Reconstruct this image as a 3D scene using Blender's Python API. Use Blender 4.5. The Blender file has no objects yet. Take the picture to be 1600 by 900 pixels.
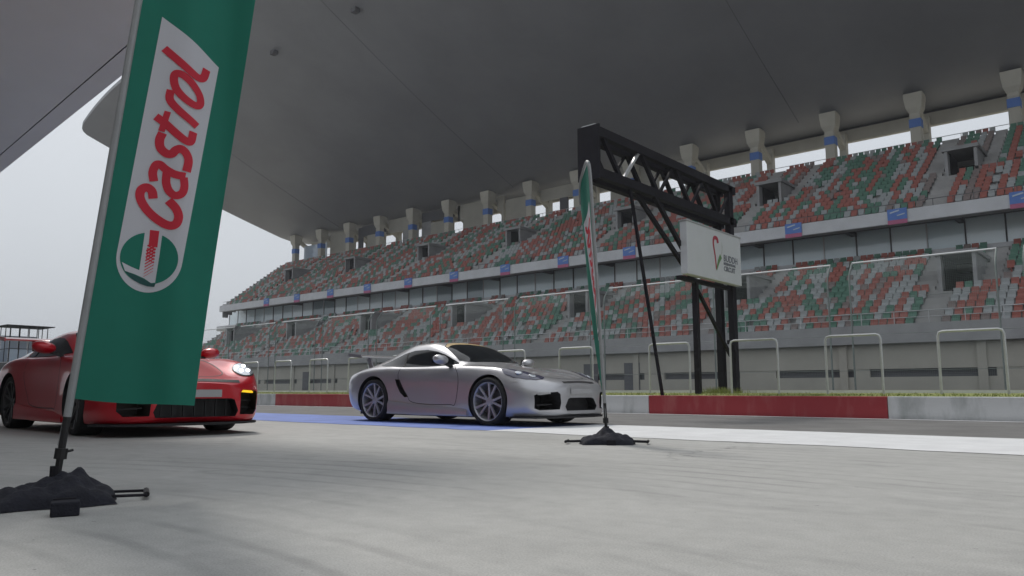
import bpy, bmesh, math, random
from mathutils import Vector, Matrix, geometry
from mathutils.bvhtree import BVHTree

R = math.radians
rnd = random.Random(7)
SC = bpy.context.scene
COL = SC.collection

# ------------------------------------------------------------------ camera
CAM_H = 0.48
F_PX, HORIZON = 1200.0, 611.0                     # focal length and horizon row, in pixels of a 1600 x 900 frame
PITCH = math.atan((HORIZON - 450) / F_PX)
HEAD = math.atan2(1400.0, math.hypot(F_PX, HORIZON - 450))
vd = Vector((-math.cos(HEAD), math.sin(HEAD), 0))
rt = Vector((math.sin(HEAD), math.cos(HEAD), 0))
fw = vd * math.cos(PITCH) + Vector((0, 0, math.sin(PITCH)))
cu = -vd * math.sin(PITCH) + Vector((0, 0, math.cos(PITCH)))
cam = bpy.data.cameras.new('camera')
cam.sensor_width = 36
cam.lens = 36 * F_PX / 1600
cam.clip_start = 0.05
cam.clip_end = 9000
camo = bpy.data.objects.new('camera', cam)
COL.objects.link(camo)
m = Matrix((rt, cu, -fw)).transposed().to_4x4()
m.translation = Vector((0, 0, CAM_H))
camo.matrix_world = m
SC.camera = camo

# ------------------------------------------------------------------ sky, sun, exposure
SUN_EL, SUN_DIR = 54.0, Vector((-0.93, 0.37, 0)).normalized()     # towards the sun, in plan
w = bpy.data.worlds.new('World')
SC.world = w
w.use_nodes = True
nt = w.node_tree
nt.nodes.clear()
wo = nt.nodes.new('ShaderNodeOutputWorld')
bg = nt.nodes.new('ShaderNodeBackground')
sky = nt.nodes.new('ShaderNodeTexSky')
sky.sky_type = 'NISHITA'
sky.sun_disc = False
sky.sun_elevation = R(SUN_EL)
sky.sun_rotation = math.atan2(SUN_DIR.x, SUN_DIR.y)
sky.air_density = 1.0
sky.dust_density = 6.0
sky.ozone_density = 1.0
hs = nt.nodes.new('ShaderNodeHueSaturation')
hs.inputs['Saturation'].default_value = 0.35
tc = nt.nodes.new('ShaderNodeTexCoord')
sp = nt.nodes.new('ShaderNodeSeparateXYZ')
cr = nt.nodes.new('ShaderNodeValToRGB')           # an overcast sky: grey at the horizon, paler overhead
cr.color_ramp.elements[0].position = 0.0
cr.color_ramp.elements[0].color = (0.64, 0.69, 0.745, 1)
cr.color_ramp.elements[1].position = 0.75
cr.color_ramp.elements[1].color = (1.10, 1.16, 1.24, 1)
mul = nt.nodes.new('ShaderNodeMixRGB')
mul.blend_type = 'MULTIPLY'
mul.inputs[0].default_value = 1
mul.inputs[2].default_value = (1, 1, 1, 1)
mx = nt.nodes.new('ShaderNodeMixRGB')
mx.inputs[0].default_value = 0.85
L = nt.links.new
L(tc.outputs['Generated'], sp.inputs[0])
L(sp.outputs['Z'], cr.inputs[0])
cn = nt.nodes.new('ShaderNodeTexNoise')           # faint unevenness of the cloud layer
cn.inputs['Scale'].default_value = 2.2
cn.inputs['Detail'].default_value = 5
L(tc.outputs['Generated'], cn.inputs['Vector'])
cm_ = nt.nodes.new('ShaderNodeMapRange')
cm_.inputs['To Min'].default_value = 6.9
cm_.inputs['To Max'].default_value = 8.3
L(cn.outputs['Fac'], cm_.inputs['Value'])
L(cr.outputs[0], mul.inputs[1])
L(cm_.outputs[0], mul.inputs[2])
L(sky.outputs[0], hs.inputs['Color'])
L(hs.outputs[0], mx.inputs[1])
L(mul.outputs[0], mx.inputs[2])
L(mx.outputs[0], bg.inputs[0])
bg.inputs[1].default_value = 0.12
L(bg.outputs[0], wo.inputs[0])
sun = bpy.data.lights.new('sun', 'SUN')
sun.energy = 1.9
sun.angle = R(10)
sun.color = (1.0, 0.95, 0.88)
suno = bpy.data.objects.new('sun', sun)
COL.objects.link(suno)
sd = SUN_DIR * math.cos(R(SUN_EL)) + Vector((0, 0, math.sin(R(SUN_EL))))
suno.rotation_euler = sd.to_track_quat('Z', 'Y').to_euler()
SC.view_settings.view_transform = 'Standard'
SC.view_settings.look = 'None'
SC.view_settings.exposure = -0.1
SC.view_settings.gamma = 1
SC.view_settings.use_curve_mapping = False
SC.render.engine = 'CYCLES'
SC.cycles.use_denoising = True
SC.cycles.max_bounces = 6
SC.cycles.volume_bounces = 0

# ------------------------------------------------------------------ materials
MATS = {}


def mat(name, col, rough=0.7, metal=0.0, var=0.0, scale=3.0, bump=0.0, bscale=40.0, coat=0.0, spec=0.5, emit=None, es=1.0, col2=None, stretch=None, thr=None):
    """Principled material; var: brightness noise; col2: second colour mixed in by noise."""
    if name in MATS:
        return MATS[name]
    mt = bpy.data.materials.new(name)
    mt.use_nodes = True
    n = mt.node_tree.nodes
    l = mt.node_tree.links.new
    b = n['Principled BSDF']
    b.inputs['Base Color'].default_value = (*col, 1)
    b.inputs['Roughness'].default_value = rough
    b.inputs['Metallic'].default_value = metal
    b.inputs['Specular IOR Level'].default_value = spec
    if coat:
        b.inputs['Coat Weight'].default_value = coat
        b.inputs['Coat Roughness'].default_value = 0.04
    if emit:
        b.inputs['Emission Color'].default_value = (*emit, 1)
        b.inputs['Emission Strength'].default_value = es
    if var or bump or col2:
        t = n.new('ShaderNodeTexCoord')
        mp = n.new('ShaderNodeMapping')
        l(t.outputs['Object'], mp.inputs[0])
        if stretch:
            mp.inputs['Scale'].default_value = stretch
        if var or col2:
            nz = n.new('ShaderNodeTexNoise')
            nz.inputs['Scale'].default_value = scale
            nz.inputs['Detail'].default_value = 8
            nz.inputs['Roughness'].default_value = 0.65
            l(mp.outputs[0], nz.inputs['Vector'])
            r = n.new('ShaderNodeValToRGB')
            a, c = thr if thr else (0.3, 0.7)
            r.color_ramp.elements[0].position = a
            r.color_ramp.elements[1].position = c
            if col2:
                r.color_ramp.elements[0].color = (*col2, 1)
                r.color_ramp.elements[1].color = (*col, 1)
            else:
                r.color_ramp.elements[0].color = (*[k * (1 - var) for k in col], 1)
                r.color_ramp.elements[1].color = (*[min(1, k * (1 + var)) for k in col], 1)
            l(nz.outputs['Fac'], r.inputs[0])
            l(r.outputs[0], b.inputs['Base Color'])
        if bump:
            nb = n.new('ShaderNodeTexNoise')
            nb.inputs['Scale'].default_value = bscale
            nb.inputs['Detail'].default_value = 6
            l(mp.outputs[0], nb.inputs['Vector'])
            bp = n.new('ShaderNodeBump')
            bp.inputs['Strength'].default_value = bump
            bp.inputs['Distance'].default_value = 0.02
            l(nb.outputs['Fac'], bp.inputs['Height'])
            l(bp.outputs[0], b.inputs['Normal'])
    MATS[name] = mt
    return mt


def concrete_apron():
    """Pale concrete with blotches, cracks of dirt and curved tyre marks."""
    mt = bpy.data.materials.new('apron_concrete')
    mt.use_nodes = True
    n = mt.node_tree.nodes
    l = mt.node_tree.links.new
    b = n['Principled BSDF']
    b.inputs['Roughness'].default_value = 0.75
    t = n.new('ShaderNodeTexCoord')

    def noise(scale, detail=8, st=None, dist=0.0):
        mp = n.new('ShaderNodeMapping')
        if st:
            mp.inputs['Scale'].default_value = st
        l(t.outputs['Object'], mp.inputs[0])
        z = n.new('ShaderNodeTexNoise')
        z.inputs['Scale'].default_value = scale
        z.inputs['Detail'].default_value = detail
        z.inputs['Roughness'].default_value = 0.6
        z.inputs['Distortion'].default_value = dist
        l(mp.outputs[0], z.inputs['Vector'])
        return z

    def ramp(src, p0, c0, p1, c1):
        r = n.new('ShaderNodeValToRGB')
        r.color_ramp.elements[0].position = p0
        r.color_ramp.elements[0].color = (*c0, 1)
        r.color_ramp.elements[1].position = p1
        r.color_ramp.elements[1].color = (*c1, 1)
        l(src, r.inputs[0])
        return r

    def mult(a, c, fac=1.0):
        q = n.new('ShaderNodeMixRGB')
        q.blend_type = 'MULTIPLY'
        q.inputs[0].default_value = fac
        l(a, q.inputs[1])
        l(c, q.inputs[2])
        return q
    base = ramp(noise(0.35).outputs['Fac'], 0.3, (0.40, 0.40, 0.385), 0.7, (0.50, 0.50, 0.485))
    fine = ramp(noise(9, 10).outputs['Fac'], 0.3, (0.86, 0.86, 0.86), 0.7, (1, 1, 1))
    stain = ramp(noise(0.8, 9, (1.0, 2.6, 1), 1.2).outputs['Fac'], 0.32, (0.86, 0.86, 0.865), 0.52, (1, 1, 1))
    # tyre marks: bands of rings about a far centre, broken up by noise
    sep = n.new('ShaderNodeMapping')
    sep.inputs['Location'].default_value = (2.6, 4.2, 0)
    l(t.outputs['Object'], sep.inputs[0])
    wv = n.new('ShaderNodeTexWave')
    wv.wave_type = 'RINGS'
    wv.rings_direction = 'Z'
    wv.inputs['Scale'].default_value = 1.3
    wv.inputs['Distortion'].default_value = 1.2
    wv.inputs['Detail'].default_value = 4
    l(sep.outputs[0], wv.inputs['Vector'])
    ring = ramp(wv.outputs['Fac'], 0.0, (0.80, 0.80, 0.805), 0.22, (1, 1, 1))
    brk = ramp(noise(0.6, 6).outputs['Fac'], 0.46, (0, 0, 0), 0.60, (1, 1, 1))
    rm = n.new('ShaderNodeMixRGB')
    l(brk.outputs[0], rm.inputs[0])
    rm.inputs[1].default_value = (1, 1, 1, 1)
    l(ring.outputs[0], rm.inputs[2])
    q = mult(mult(base.outputs[0], fine.outputs[0]).outputs[0], stain.outputs[0])
    q = mult(q.outputs[0], rm.outputs[0])
    grain = ramp(noise(160, 3).outputs['Fac'], 0.34, (0.78, 0.78, 0.78), 0.62, (1.06, 1.06, 1.06))
    q = mult(q.outputs[0], grain.outputs[0])
    speck = ramp(noise(26, 2).outputs['Fac'], 0.235, (0.45, 0.45, 0.45), 0.27, (1, 1, 1))
    q = mult(q.outputs[0], speck.outputs[0])
    vor = n.new('ShaderNodeTexVoronoi')
    vor.feature = 'DISTANCE_TO_EDGE'
    vor.inputs['Scale'].default_value = 0.28
    vmp = n.new('ShaderNodeMapping')
    l(t.outputs['Object'], vmp.inputs[0])
    wz = noise(1.5, 6)
    va = n.new('ShaderNodeVectorMath')
    va.operation = 'ADD'
    l(vmp.outputs[0], va.inputs[0])
    l(wz.outputs['Color'], va.inputs[1])
    l(va.outputs[0], vor.inputs['Vector'])
    crack = ramp(vor.outputs['Distance'], 0.0, (0.55, 0.55, 0.55), 0.006, (1, 1, 1))
    cm = n.new('ShaderNodeMixRGB')
    l(ramp(noise(0.45, 3).outputs['Fac'], 0.52, (0, 0, 0), 0.60, (1, 1, 1)).outputs[0], cm.inputs[0])
    cm.inputs[1].default_value = (1, 1, 1, 1)
    l(crack.outputs[0], cm.inputs[2])
    q = mult(q.outputs[0], cm.outputs[0])
    l(q.outputs[0], b.inputs['Base Color'])
    bp = n.new('ShaderNodeBump')
    bp.inputs['Strength'].default_value = 0.25
    bp.inputs['Distance'].default_value = 0.01
    l(noise(60, 4).outputs['Fac'], bp.inputs['Height'])
    l(bp.outputs[0], b.inputs['Normal'])
    return mt


M_APRON = concrete_apron()
M_ASPH = mat('asphalt', (0.15, 0.148, 0.145), 0.85, var=0.25, scale=1.2, bump=0.3, bscale=90)
M_EARTH = mat('earth', (0.34, 0.32, 0.27), 0.95, var=0.3, scale=0.4)
M_WPAINT = mat('white_road_paint', (0.66, 0.67, 0.68), 0.7, var=0.10, scale=2.5)
M_BPAINT = mat('blue_road_paint', (0.13, 0.20, 0.52), 0.6, var=0.22, scale=2.0)
M_WWALL = mat('white_wall_paint', (0.62, 0.63, 0.64), 0.7, col2=(0.38, 0.40, 0.40), scale=2.2, stretch=(1.2, 1, 0.35), thr=(0.32, 0.55), bump=0.15)
M_RWALL = mat('red_wall_paint', (0.34, 0.035, 0.045), 0.6, col2=(0.40, 0.10, 0.10), scale=2.2, stretch=(1.2, 1, 0.35), thr=(0.30, 0.5), bump=0.15)
M_GRASS = mat('grass', (0.17, 0.22, 0.045), 0.9, col2=(0.27, 0.27, 0.10), scale=3.0)
M_CONC = mat('grey_concrete', (0.30, 0.30, 0.305), 0.85, var=0.18, scale=0.5, bump=0.1, bscale=8)
M_STEP = mat('step_concrete', (0.34, 0.335, 0.33), 0.85, var=0.2, scale=0.6)
M_BEIGE = mat('beige_render', (0.37, 0.355, 0.31), 0.85, var=0.12, scale=0.4, bump=0.08, bscale=12)
M_COLUMN = mat('column_render', (0.48, 0.46, 0.40), 0.85, var=0.10, scale=0.5)
M_FASCIA = mat('fascia_panel', (0.55, 0.56, 0.58), 0.7, var=0.10, scale=0.6)
M_ROOF = mat('roof_cladding', (0.24, 0.245, 0.262), 0.5, var=0.12, scale=0.12)
M_CANOPY = mat('canopy_soffit', (0.78, 0.76, 0.74), 0.75, var=0.05, scale=0.3)
M_DARK = mat('passage_shade', (0.02, 0.02, 0.022), 0.9)  # near-black colour carries the shade inside the portal passages
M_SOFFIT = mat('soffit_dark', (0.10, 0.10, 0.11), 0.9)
M_STEEL = mat('black_steel', (0.018, 0.017, 0.022), 0.75, spec=0.2, var=0.2, scale=4)
M_GALV = mat('galvanised_pipe', (0.55, 0.56, 0.57), 0.45, metal=0.5, var=0.1, scale=6)
M_WHITE = mat('white_paint', (0.72, 0.73, 0.74), 0.5, var=0.05, scale=3)
M_SIGN = mat('sign_panel', (0.60, 0.62, 0.64), 0.45, var=0.04, scale=2)
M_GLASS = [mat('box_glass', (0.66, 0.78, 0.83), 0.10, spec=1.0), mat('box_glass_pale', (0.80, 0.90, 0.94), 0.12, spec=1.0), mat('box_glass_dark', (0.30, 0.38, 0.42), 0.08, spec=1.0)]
M_BBLUE = mat('banner_blue', (0.09, 0.19, 0.50), 0.7)
M_BPINK = mat('banner_pink', (0.42, 0.12, 0.22), 0.7)
M_SEAT = [mat('seat_red', (0.30, 0.085, 0.062), 0.55, var=0.15, scale=9), mat('seat_green', (0.065, 0.17, 0.12), 0.55, var=0.15, scale=9),
          mat('seat_white', (0.31, 0.33, 0.335), 0.55, var=0.12, scale=9), mat('seat_faded', (0.20, 0.16, 0.15), 0.6, var=0.12, scale=9)]
M_FABRIC = mat('black_fabric', (0.014, 0.015, 0.024), 0.9, var=0.3, scale=20, bump=0.4, bscale=60)
M_FGREEN = mat('flag_green', (0.014, 0.21, 0.15), 0.75, var=0.05, scale=4)
M_FWHITE = mat('flag_white', (0.68, 0.68, 0.74), 0.75)
M_FRED = mat('flag_red', (0.66, 0.03, 0.06), 0.7)
for _m in (M_FGREEN, M_FWHITE, M_FRED):                # thin cloth lets some light through
    _n = _m.node_tree.nodes
    _t = _n.new('ShaderNodeBsdfTranslucent')
    _x = _n.new('ShaderNodeMixShader')
    _x.inputs[0].default_value = 0.22
    _b = _n['Principled BSDF']
    if _b.inputs['Base Color'].links:
        _m.node_tree.links.new(_b.inputs['Base Color'].links[0].from_socket, _t.inputs[0])
    else:
        _t.inputs[0].default_value = _b.inputs['Base Color'].default_value
    _m.node_tree.links.new(_b.outputs[0], _x.inputs[1])
    _m.node_tree.links.new(_t.outputs[0], _x.inputs[2])
    _m.node_tree.links.new(_x.outputs[0], _n['Material Output'].inputs['Surface'])
M_FTEAL = mat('flag_dark_teal', (0.015, 0.075, 0.075), 0.75)
M_SLEEVE = mat('flag_sleeve', (0.30, 0.31, 0.32), 0.45, var=0.08, scale=12)
M_SILVER = mat('silver_paint', (0.47, 0.47, 0.49), 0.33, metal=0.5, coat=1.0)
M_RED = mat('red_paint', (0.52, 0.004, 0.016), 0.30, metal=0.15, coat=0.6)
M_TYRE = mat('tyre_rubber', (0.02, 0.02, 0.021), 0.8)
M_RIM = mat('rim_metal', (0.46, 0.46, 0.49), 0.40, metal=0.5)
M_RIMD = mat('rim_dark', (0.10, 0.10, 0.105), 0.4, metal=0.7)
M_BLACK = mat('black_plastic', (0.012, 0.012, 0.014), 0.55)
M_CGLASS = mat('car_glass', (0.006, 0.008, 0.010), 0.03, spec=0.4)
M_LAMP = mat('lamp_cover', (0.06, 0.06, 0.10), 0.05, spec=1.0)
M_LAMPG = mat('lamp_reflector', (0.55, 0.58, 0.62), 0.08, metal=0.7)
M_LED = mat('led_white', (0.9, 0.9, 0.9), 0.3, emit=(0.85, 0.93, 1.0), es=4)
M_AMBER = mat('indicator_amber', (0.8, 0.5, 0.02), 0.3, emit=(1.0, 0.62, 0.03), es=1.1)
M_PLATE = mat('number_plate', (0.38, 0.38, 0.39), 0.5)
M_STRIP = mat('sun_strip', (0.42, 0.30, 0.13), 0.5)
M_TAIL = mat('tail_lamp', (0.25, 0.005, 0.008), 0.1)


# ------------------------------------------------------------------ helpers
def tag(o, label=None, cat=None, group=None, kind=None):
    if label:
        o['label'] = label
    if cat:
        o['category'] = cat
    if group:
        o['group'] = group
    if kind:
        o['kind'] = kind
    return o


def empty(name, loc=(0, 0, 0), rz=0.0, parent=None):
    o = bpy.data.objects.new(name, None)
    COL.objects.link(o)
    o.location = loc
    o.rotation_euler = (0, 0, rz)
    o.parent = parent
    return o


class MB:
    """Collects simple shapes and links them as one mesh object."""

    def __init__(self):
        self.v, self.f, self.mi = [], [], []

    def quad(self, pts, mi=0):
        n = len(self.v)
        self.v += [tuple(p) for p in pts]
        self.f.append(tuple(range(n, n + len(pts))))
        self.mi.append(mi)

    def box(self, x0, x1, y0, y1, z0, z1, mi=0):
        n = len(self.v)
        self.v += [(x, y, z) for z in (z0, z1) for y in (y0, y1) for x in (x0, x1)]
        for q in ((0, 2, 3, 1), (4, 5, 7, 6), (0, 1, 5, 4), (2, 6, 7, 3), (0, 4, 6, 2), (1, 3, 7, 5)):
            self.f.append(tuple(n + k for k in q))
            self.mi.append(mi)
        return self

    def bar(self, a, b, wx, wy, mi=0, upv=(0, 0, 1)):
        """A square bar from a to b."""
        a, b = Vector(a), Vector(b)
        d = (b - a).normalized()
        u = Vector(upv)
        if abs(d.dot(u)) > 0.97:
            u = Vector((1, 0, 0))
        s = d.cross(u).normalized()
        t = s.cross(d)
        n = len(self.v)
        for p in (a, b):
            for i, j in ((-1, -1), (1, -1), (1, 1), (-1, 1)):
                self.v.append(tuple(p + s * wx / 2 * i + t * wy / 2 * j))
        for q in ((3, 2, 1, 0), (4, 5, 6, 7), (0, 1, 5, 4), (1, 2, 6, 5), (2, 3, 7, 6), (3, 0, 4, 7)):
            self.f.append(tuple(n + k for k in q))
            self.mi.append(mi)
        return self

    def tube(self, pts, r, seg=8, mi=0, closed=False):
        pts = [Vector(p) for p in pts]
        rr = r if isinstance(r, (list, tuple)) else [r] * len(pts)
        rings = []
        prev = None
        for i, p in enumerate(pts):
            if closed:
                d = pts[(i + 1) % len(pts)] - pts[i - 1]
            else:
                d = pts[min(i + 1, len(pts) - 1)] - pts[max(i - 1, 0)]
            d.normalize()
            if prev is None:
                s = d.cross(Vector((0, 0, 1)))
                if s.length < 0.1:
                    s = d.cross(Vector((1, 0, 0)))
            else:
                s = prev - d * prev.dot(d)
            s.normalize()
            prev = s
            t = d.cross(s)
            n = len(self.v)
            for k in range(seg):
                a = 2 * math.pi * k / seg
                self.v.append(tuple(p + (s * math.cos(a) + t * math.sin(a)) * rr[i]))
            rings.append(n)
        cnt = len(rings) if closed else len(rings) - 1
        for i in range(cnt):
            a, b = rings[i], rings[(i + 1) % len(rings)]
            for k in range(seg):
                self.f.append((a + k, a + (k + 1) % seg, b + (k + 1) % seg, b + k))
                self.mi.append(mi)
        if not closed:
            self.f.append(tuple(rings[0] + k for k in reversed(range(seg))))
            self.f.append(tuple(rings[-1] + k for k in range(seg)))
            self.mi += [mi, mi]
        return self

    def lathe_y(self, prof, seg=40, mi=0, closed=True):
        """Revolves (radius, y) points about the y axis."""
        n = len(self.v)
        k = len(prof)
        for s in range(seg):
            a = 2 * math.pi * s / seg
            for r, y in prof:
                self.v.append((r * math.cos(a), y, r * math.sin(a)))
        for s in range(seg):
            t = (s + 1) % seg
            for i in range(k if closed else k - 1):
                j = (i + 1) % k
                self.f.append((n + s * k + i, n + s * k + j, n + t * k + j, n + t * k + i))
                self.mi.append(mi)
        return self

    def build(self, name, mats, parent=None, smooth=False, angle=35, bevel=0.0):
        me = bpy.data.meshes.new(name)
        me.from_pydata(self.v, [], self.f)
        if not isinstance(mats, (list, tuple)):
            mats = [mats]
        for q in mats:
            me.materials.append(q)
        if len(mats) > 1:
            me.polygons.foreach_set('material_index', self.mi)
        bm = bmesh.new()
        bm.from_mesh(me)
        bmesh.ops.recalc_face_normals(bm, faces=bm.faces)
        bm.to_mesh(me)
        bm.free()
        if smooth:
            me.polygons.foreach_set('use_smooth', [True] * len(me.polygons))
            me.set_sharp_from_angle(angle=R(angle))
        o = bpy.data.objects.new(name, me)
        COL.objects.link(o)
        o.parent = parent
        if bevel:
            bv = o.modifiers.new('bevel', 'BEVEL')
            bv.width = bevel
            bv.segments = 2
            bv.limit_method = 'ANGLE'
        return o


def copy_tree(o, parent=None):
    c = o.copy()
    COL.objects.link(c)
    c.parent = parent
    for ch in [k for k in bpy.data.objects if k.parent == o]:
        copy_tree(ch, c)
    return c


def sheet(name, x0, x1, y0, y1, z, mt, parent=None, nx=1, ny=1):
    b = MB()
    for i in range(nx):
        for j in range(ny):
            xa, xb = x0 + (x1 - x0) * i / nx, x0 + (x1 - x0) * (i + 1) / nx
            ya, yb = y0 + (y1 - y0) * j / ny, y0 + (y1 - y0) * (j + 1) / ny
            b.quad([(xa, ya, z), (xb, ya, z), (xb, yb, z), (xa, yb, z)])
    o = b.build(name, mt, parent)
    if not parent:
        o['kind'] = 'structure'
    return o


# ------------------------------------------------------------------ ground
sheet('ground', -1500, 1500, -1500, 1500, -0.03, M_EARTH)
sheet('pit_apron', -260, 90, -40, 9.30, 0.0, M_APRON)
sheet('pit_lane', -260, 90, 9.30, 14.62, -0.001, M_ASPH)
rag = MB()


def ragged(name, x0, x1, y0, y1, z, mt, amp=0.05, step=0.4):
    b = MB()
    n = int((x1 - x0) / step)
    pts0, pts1 = [], []
    for i in range(n + 1):
        x = x0 + (x1 - x0) * i / n
        pts0.append((x, y0 + rnd.uniform(-amp, amp), z))
        pts1.append((x, y1 + rnd.uniform(-amp, amp) * 0.4, z))
    for i in range(n):
        b.quad([pts0[i], pts0[i + 1], pts1[i + 1], pts1[i]])
    o = b.build(name, mt)
    o['kind'] = 'structure'
    return o


ragged('white_road_strip', -6.45, 60, 6.98, 9.32, 0.004, M_WPAINT)
ragged('blue_road_strip', -180, -6.45, 6.98, 9.32, 0.004, M_BPAINT)
ragged('wall_base_line', -180, 60, 14.22, 14.40, 0.004, M_WPAINT, 0.01)
M_LOWBOUNCE = mat('low_bounce_asphalt', (0.085, 0.085, 0.088), 0.85, var=0.2, scale=0.8)  # kept dark so little light bounces up to the stand roof
sheet('race_track', -400, 200, 19.2, 34, -0.006, M_LOWBOUNCE)
sheet('added_dark_runoff', -112, 200, 34, 47.8, -0.008, M_LOWBOUNCE)  # unseen dark paving, added to cut bounce light on the roof underside

# grass bank behind the low wall
b = MB()
xs = [-260 + i * 2.0 for i in range(176)]
prof = [(14.83, 0.388), (16.0, 0.405), (17.6, 0.425), (18.62, 0.435)]
for i in range(len(xs) - 1):
    for j in range(3):
        (ya, za), (yb, zb) = prof[j], prof[j + 1]
        b.quad([(xs[i], ya, za), (xs[i + 1], ya, za), (xs[i + 1], yb, zb), (xs[i], yb, zb)])
tag(b.build('grass_bank', M_GRASS), kind='structure')
b = MB().box(-260, 90, 18.62, 19.2, -0.02, 0.50)
tag(b.build('track_edge_barrier', M_WPAINT), 'low pale concrete barrier running behind the grass strip', 'barrier')
b = MB()
for i in range(9000):
    x = rnd.uniform(-36, 4)
    y = 14.86 + abs(rnd.gauss(0, 1)) * 1.2
    if y > 18.5:
        continue
    z = 0.388 + (y - 14.83) * 0.0125
    h = rnd.uniform(0.015, 0.05)
    a = rnd.uniform(0, 6.28)
    dx, dy = math.cos(a) * 0.012, math.sin(a) * 0.012
    lx, ly = rnd.uniform(-.03, .03), rnd.uniform(-.03, .03)
    b.quad([(x - dx, y - dy, z - 0.01), (x + dx, y + dy, z - 0.01), (x + lx, y + ly, z + h)])
for i in range(500):                                   # longer tufts round the gantry feet
    x = -8.55 + rnd.gauss(0, 0.22)
    y = 17.7 + rnd.gauss(0, 0.25)
    z = 0.41
    h = rnd.uniform(0.06, 0.2)
    a = rnd.uniform(0, 6.28)
    dx, dy = math.cos(a) * 0.012, math.sin(a) * 0.012
    b.quad([(x - dx, y - dy, z - 0.02), (x + dx, y + dy, z - 0.02), (x + rnd.uniform(-.08, .08), y + rnd.uniform(-.08, .08), z + h)])
tag(b.build('bank_grass', M_GRASS), 'thin yellow green grass along the top of the pit wall', 'grass', kind='stuff')

# ------------------------------------------------------------------ pit wall
pw = tag(empty('pit_wall', (-10, 14.65, 0)), 'low red and white painted concrete pit wall beside the lane', 'wall')
edges = [60, 54, 48, 42, 36, 30, 24, 18.4, 12.6, 6.8, 0.95, -3.9, -8.67, -15.7, -23.05]
while edges[-1] > -180:
    edges.append(edges[-1] - 7.2)
for i in range(len(edges) - 1):
    x1, x0 = edges[i], edges[i + 1]
    red = i % 2 == 1
    red = (i - 11) % 2 == 0
    o = MB().box(x0 + 10 + 0.004, x1 + 10 - 0.004, -0.15, 0.17, -0.02, 0.385).build('wall_block', M_RWALL if red else M_WWALL, pw, bevel=0.012)
    if -24 < x0 < 1:
        o['label'] = 'red painted wall block' if red else 'white painted wall block'

# ------------------------------------------------------------------ grandstand
gs = tag(empty('grandstand', (-50, 50, 0)), 'long two tier grandstand with red, green and white seats under a curved roof', 'grandstand')


def G(mb, name, mt, parent=None, **k):
    """Build in world coordinates, parented to the grandstand."""
    p = parent or gs
    off = Vector((-50, 50, 0))
    mb.v = [(x - off.x, y - off.y, z) for x, y, z in mb.v]
    return mb.build(name, mt, p, **k)


XR = 40.0


def xend(y):
    return -105.0 - (y - 56.6) * 0.45


LP = [-9.85 - 14.4 * k for k in range(-3, 7)]        # portal centres, lower and upper tier
UP = [-10.75 - 14.4 * k for k in range(-3, 7)]
LOW = dict(y0=48.2, z0=3.95, d=0.864, r=0.47, n=13, ports=LP, prow=(6, 10), pw=0.85)
UPP = dict(y0=57.0, z0=12.75, d=0.80, r=0.50, n=17, ports=UP, prow=(7, 10), pw=0.85)


def tier(T, name):
    b = MB()
    for r in range(T['n']):
        ya, yb = T['y0'] + r * T['d'], T['y0'] + (r + 1) * T['d']
        z = T['z0'] + r * T['r']
        cuts = []
        if T['prow'][0] <= r <= T['prow'][1]:
            cuts = sorted((c - T['pw'], c + T['pw']) for c in T['ports'])
        x = xend(ya)
        for c0, c1 in cuts:
            if c0 > x:
                b.box(x, c0, ya, yb + 0.02, z - 0.75, z)
            x = c1
        b.box(x, XR, ya, yb + 0.02, z - 0.75, z)
        for c in T['ports']:                          # half-height stair treads in the aisles
            for s0, s1 in ((-2.5, -1.3), (1.3, 2.1)) if r >= T['prow'][0] else ((-1.5, -0.2),):
                b.box(c + s0, c + s1, ya + 0.02, ya + T['d'] * 0.5, z + 0.002, z + T['r'] * 0.5)
    return G(b, name, M_STEP)


lower = tier(LOW, 'lower_tier')
upper = tier(UPP, 'upper_tier')


def portals(T, parent):
    for c in T['ports']:
        r0, r1 = T['prow']
        y = T['y0'] + r0 * T['d']
        z = T['z0'] + r0 * T['r']
        yb = T['y0'] + (r1 + 1) * T['d']
        h = (r1 - r0 + 1) * T['r'] - 0.25
        w_ = T['pw']
        f = MB()
        f.box(c - w_ - 0.22, c - w_, y - 0.1, yb, z - 0.5, z + h)
        f.box(c + w_, c + w_ + 0.22, y - 0.1, yb, z - 0.5, z + h)
        f.box(c - w_ - 0.35, c + w_ + 0.35, y - 0.25, yb + .02, z + h, z + h + 0.26)
        fo = G(f, 'portal_surround', M_CONC, parent)
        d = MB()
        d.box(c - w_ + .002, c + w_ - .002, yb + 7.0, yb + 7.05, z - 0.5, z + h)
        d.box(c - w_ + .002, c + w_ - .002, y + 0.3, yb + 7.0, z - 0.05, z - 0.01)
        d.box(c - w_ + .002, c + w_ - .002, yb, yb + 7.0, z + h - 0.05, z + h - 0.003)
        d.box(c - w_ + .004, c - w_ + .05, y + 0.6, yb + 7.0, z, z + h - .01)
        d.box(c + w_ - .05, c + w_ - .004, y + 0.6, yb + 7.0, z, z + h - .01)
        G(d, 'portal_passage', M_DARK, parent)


portals(LOW, lower)
portals(UPP, upper)

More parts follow.
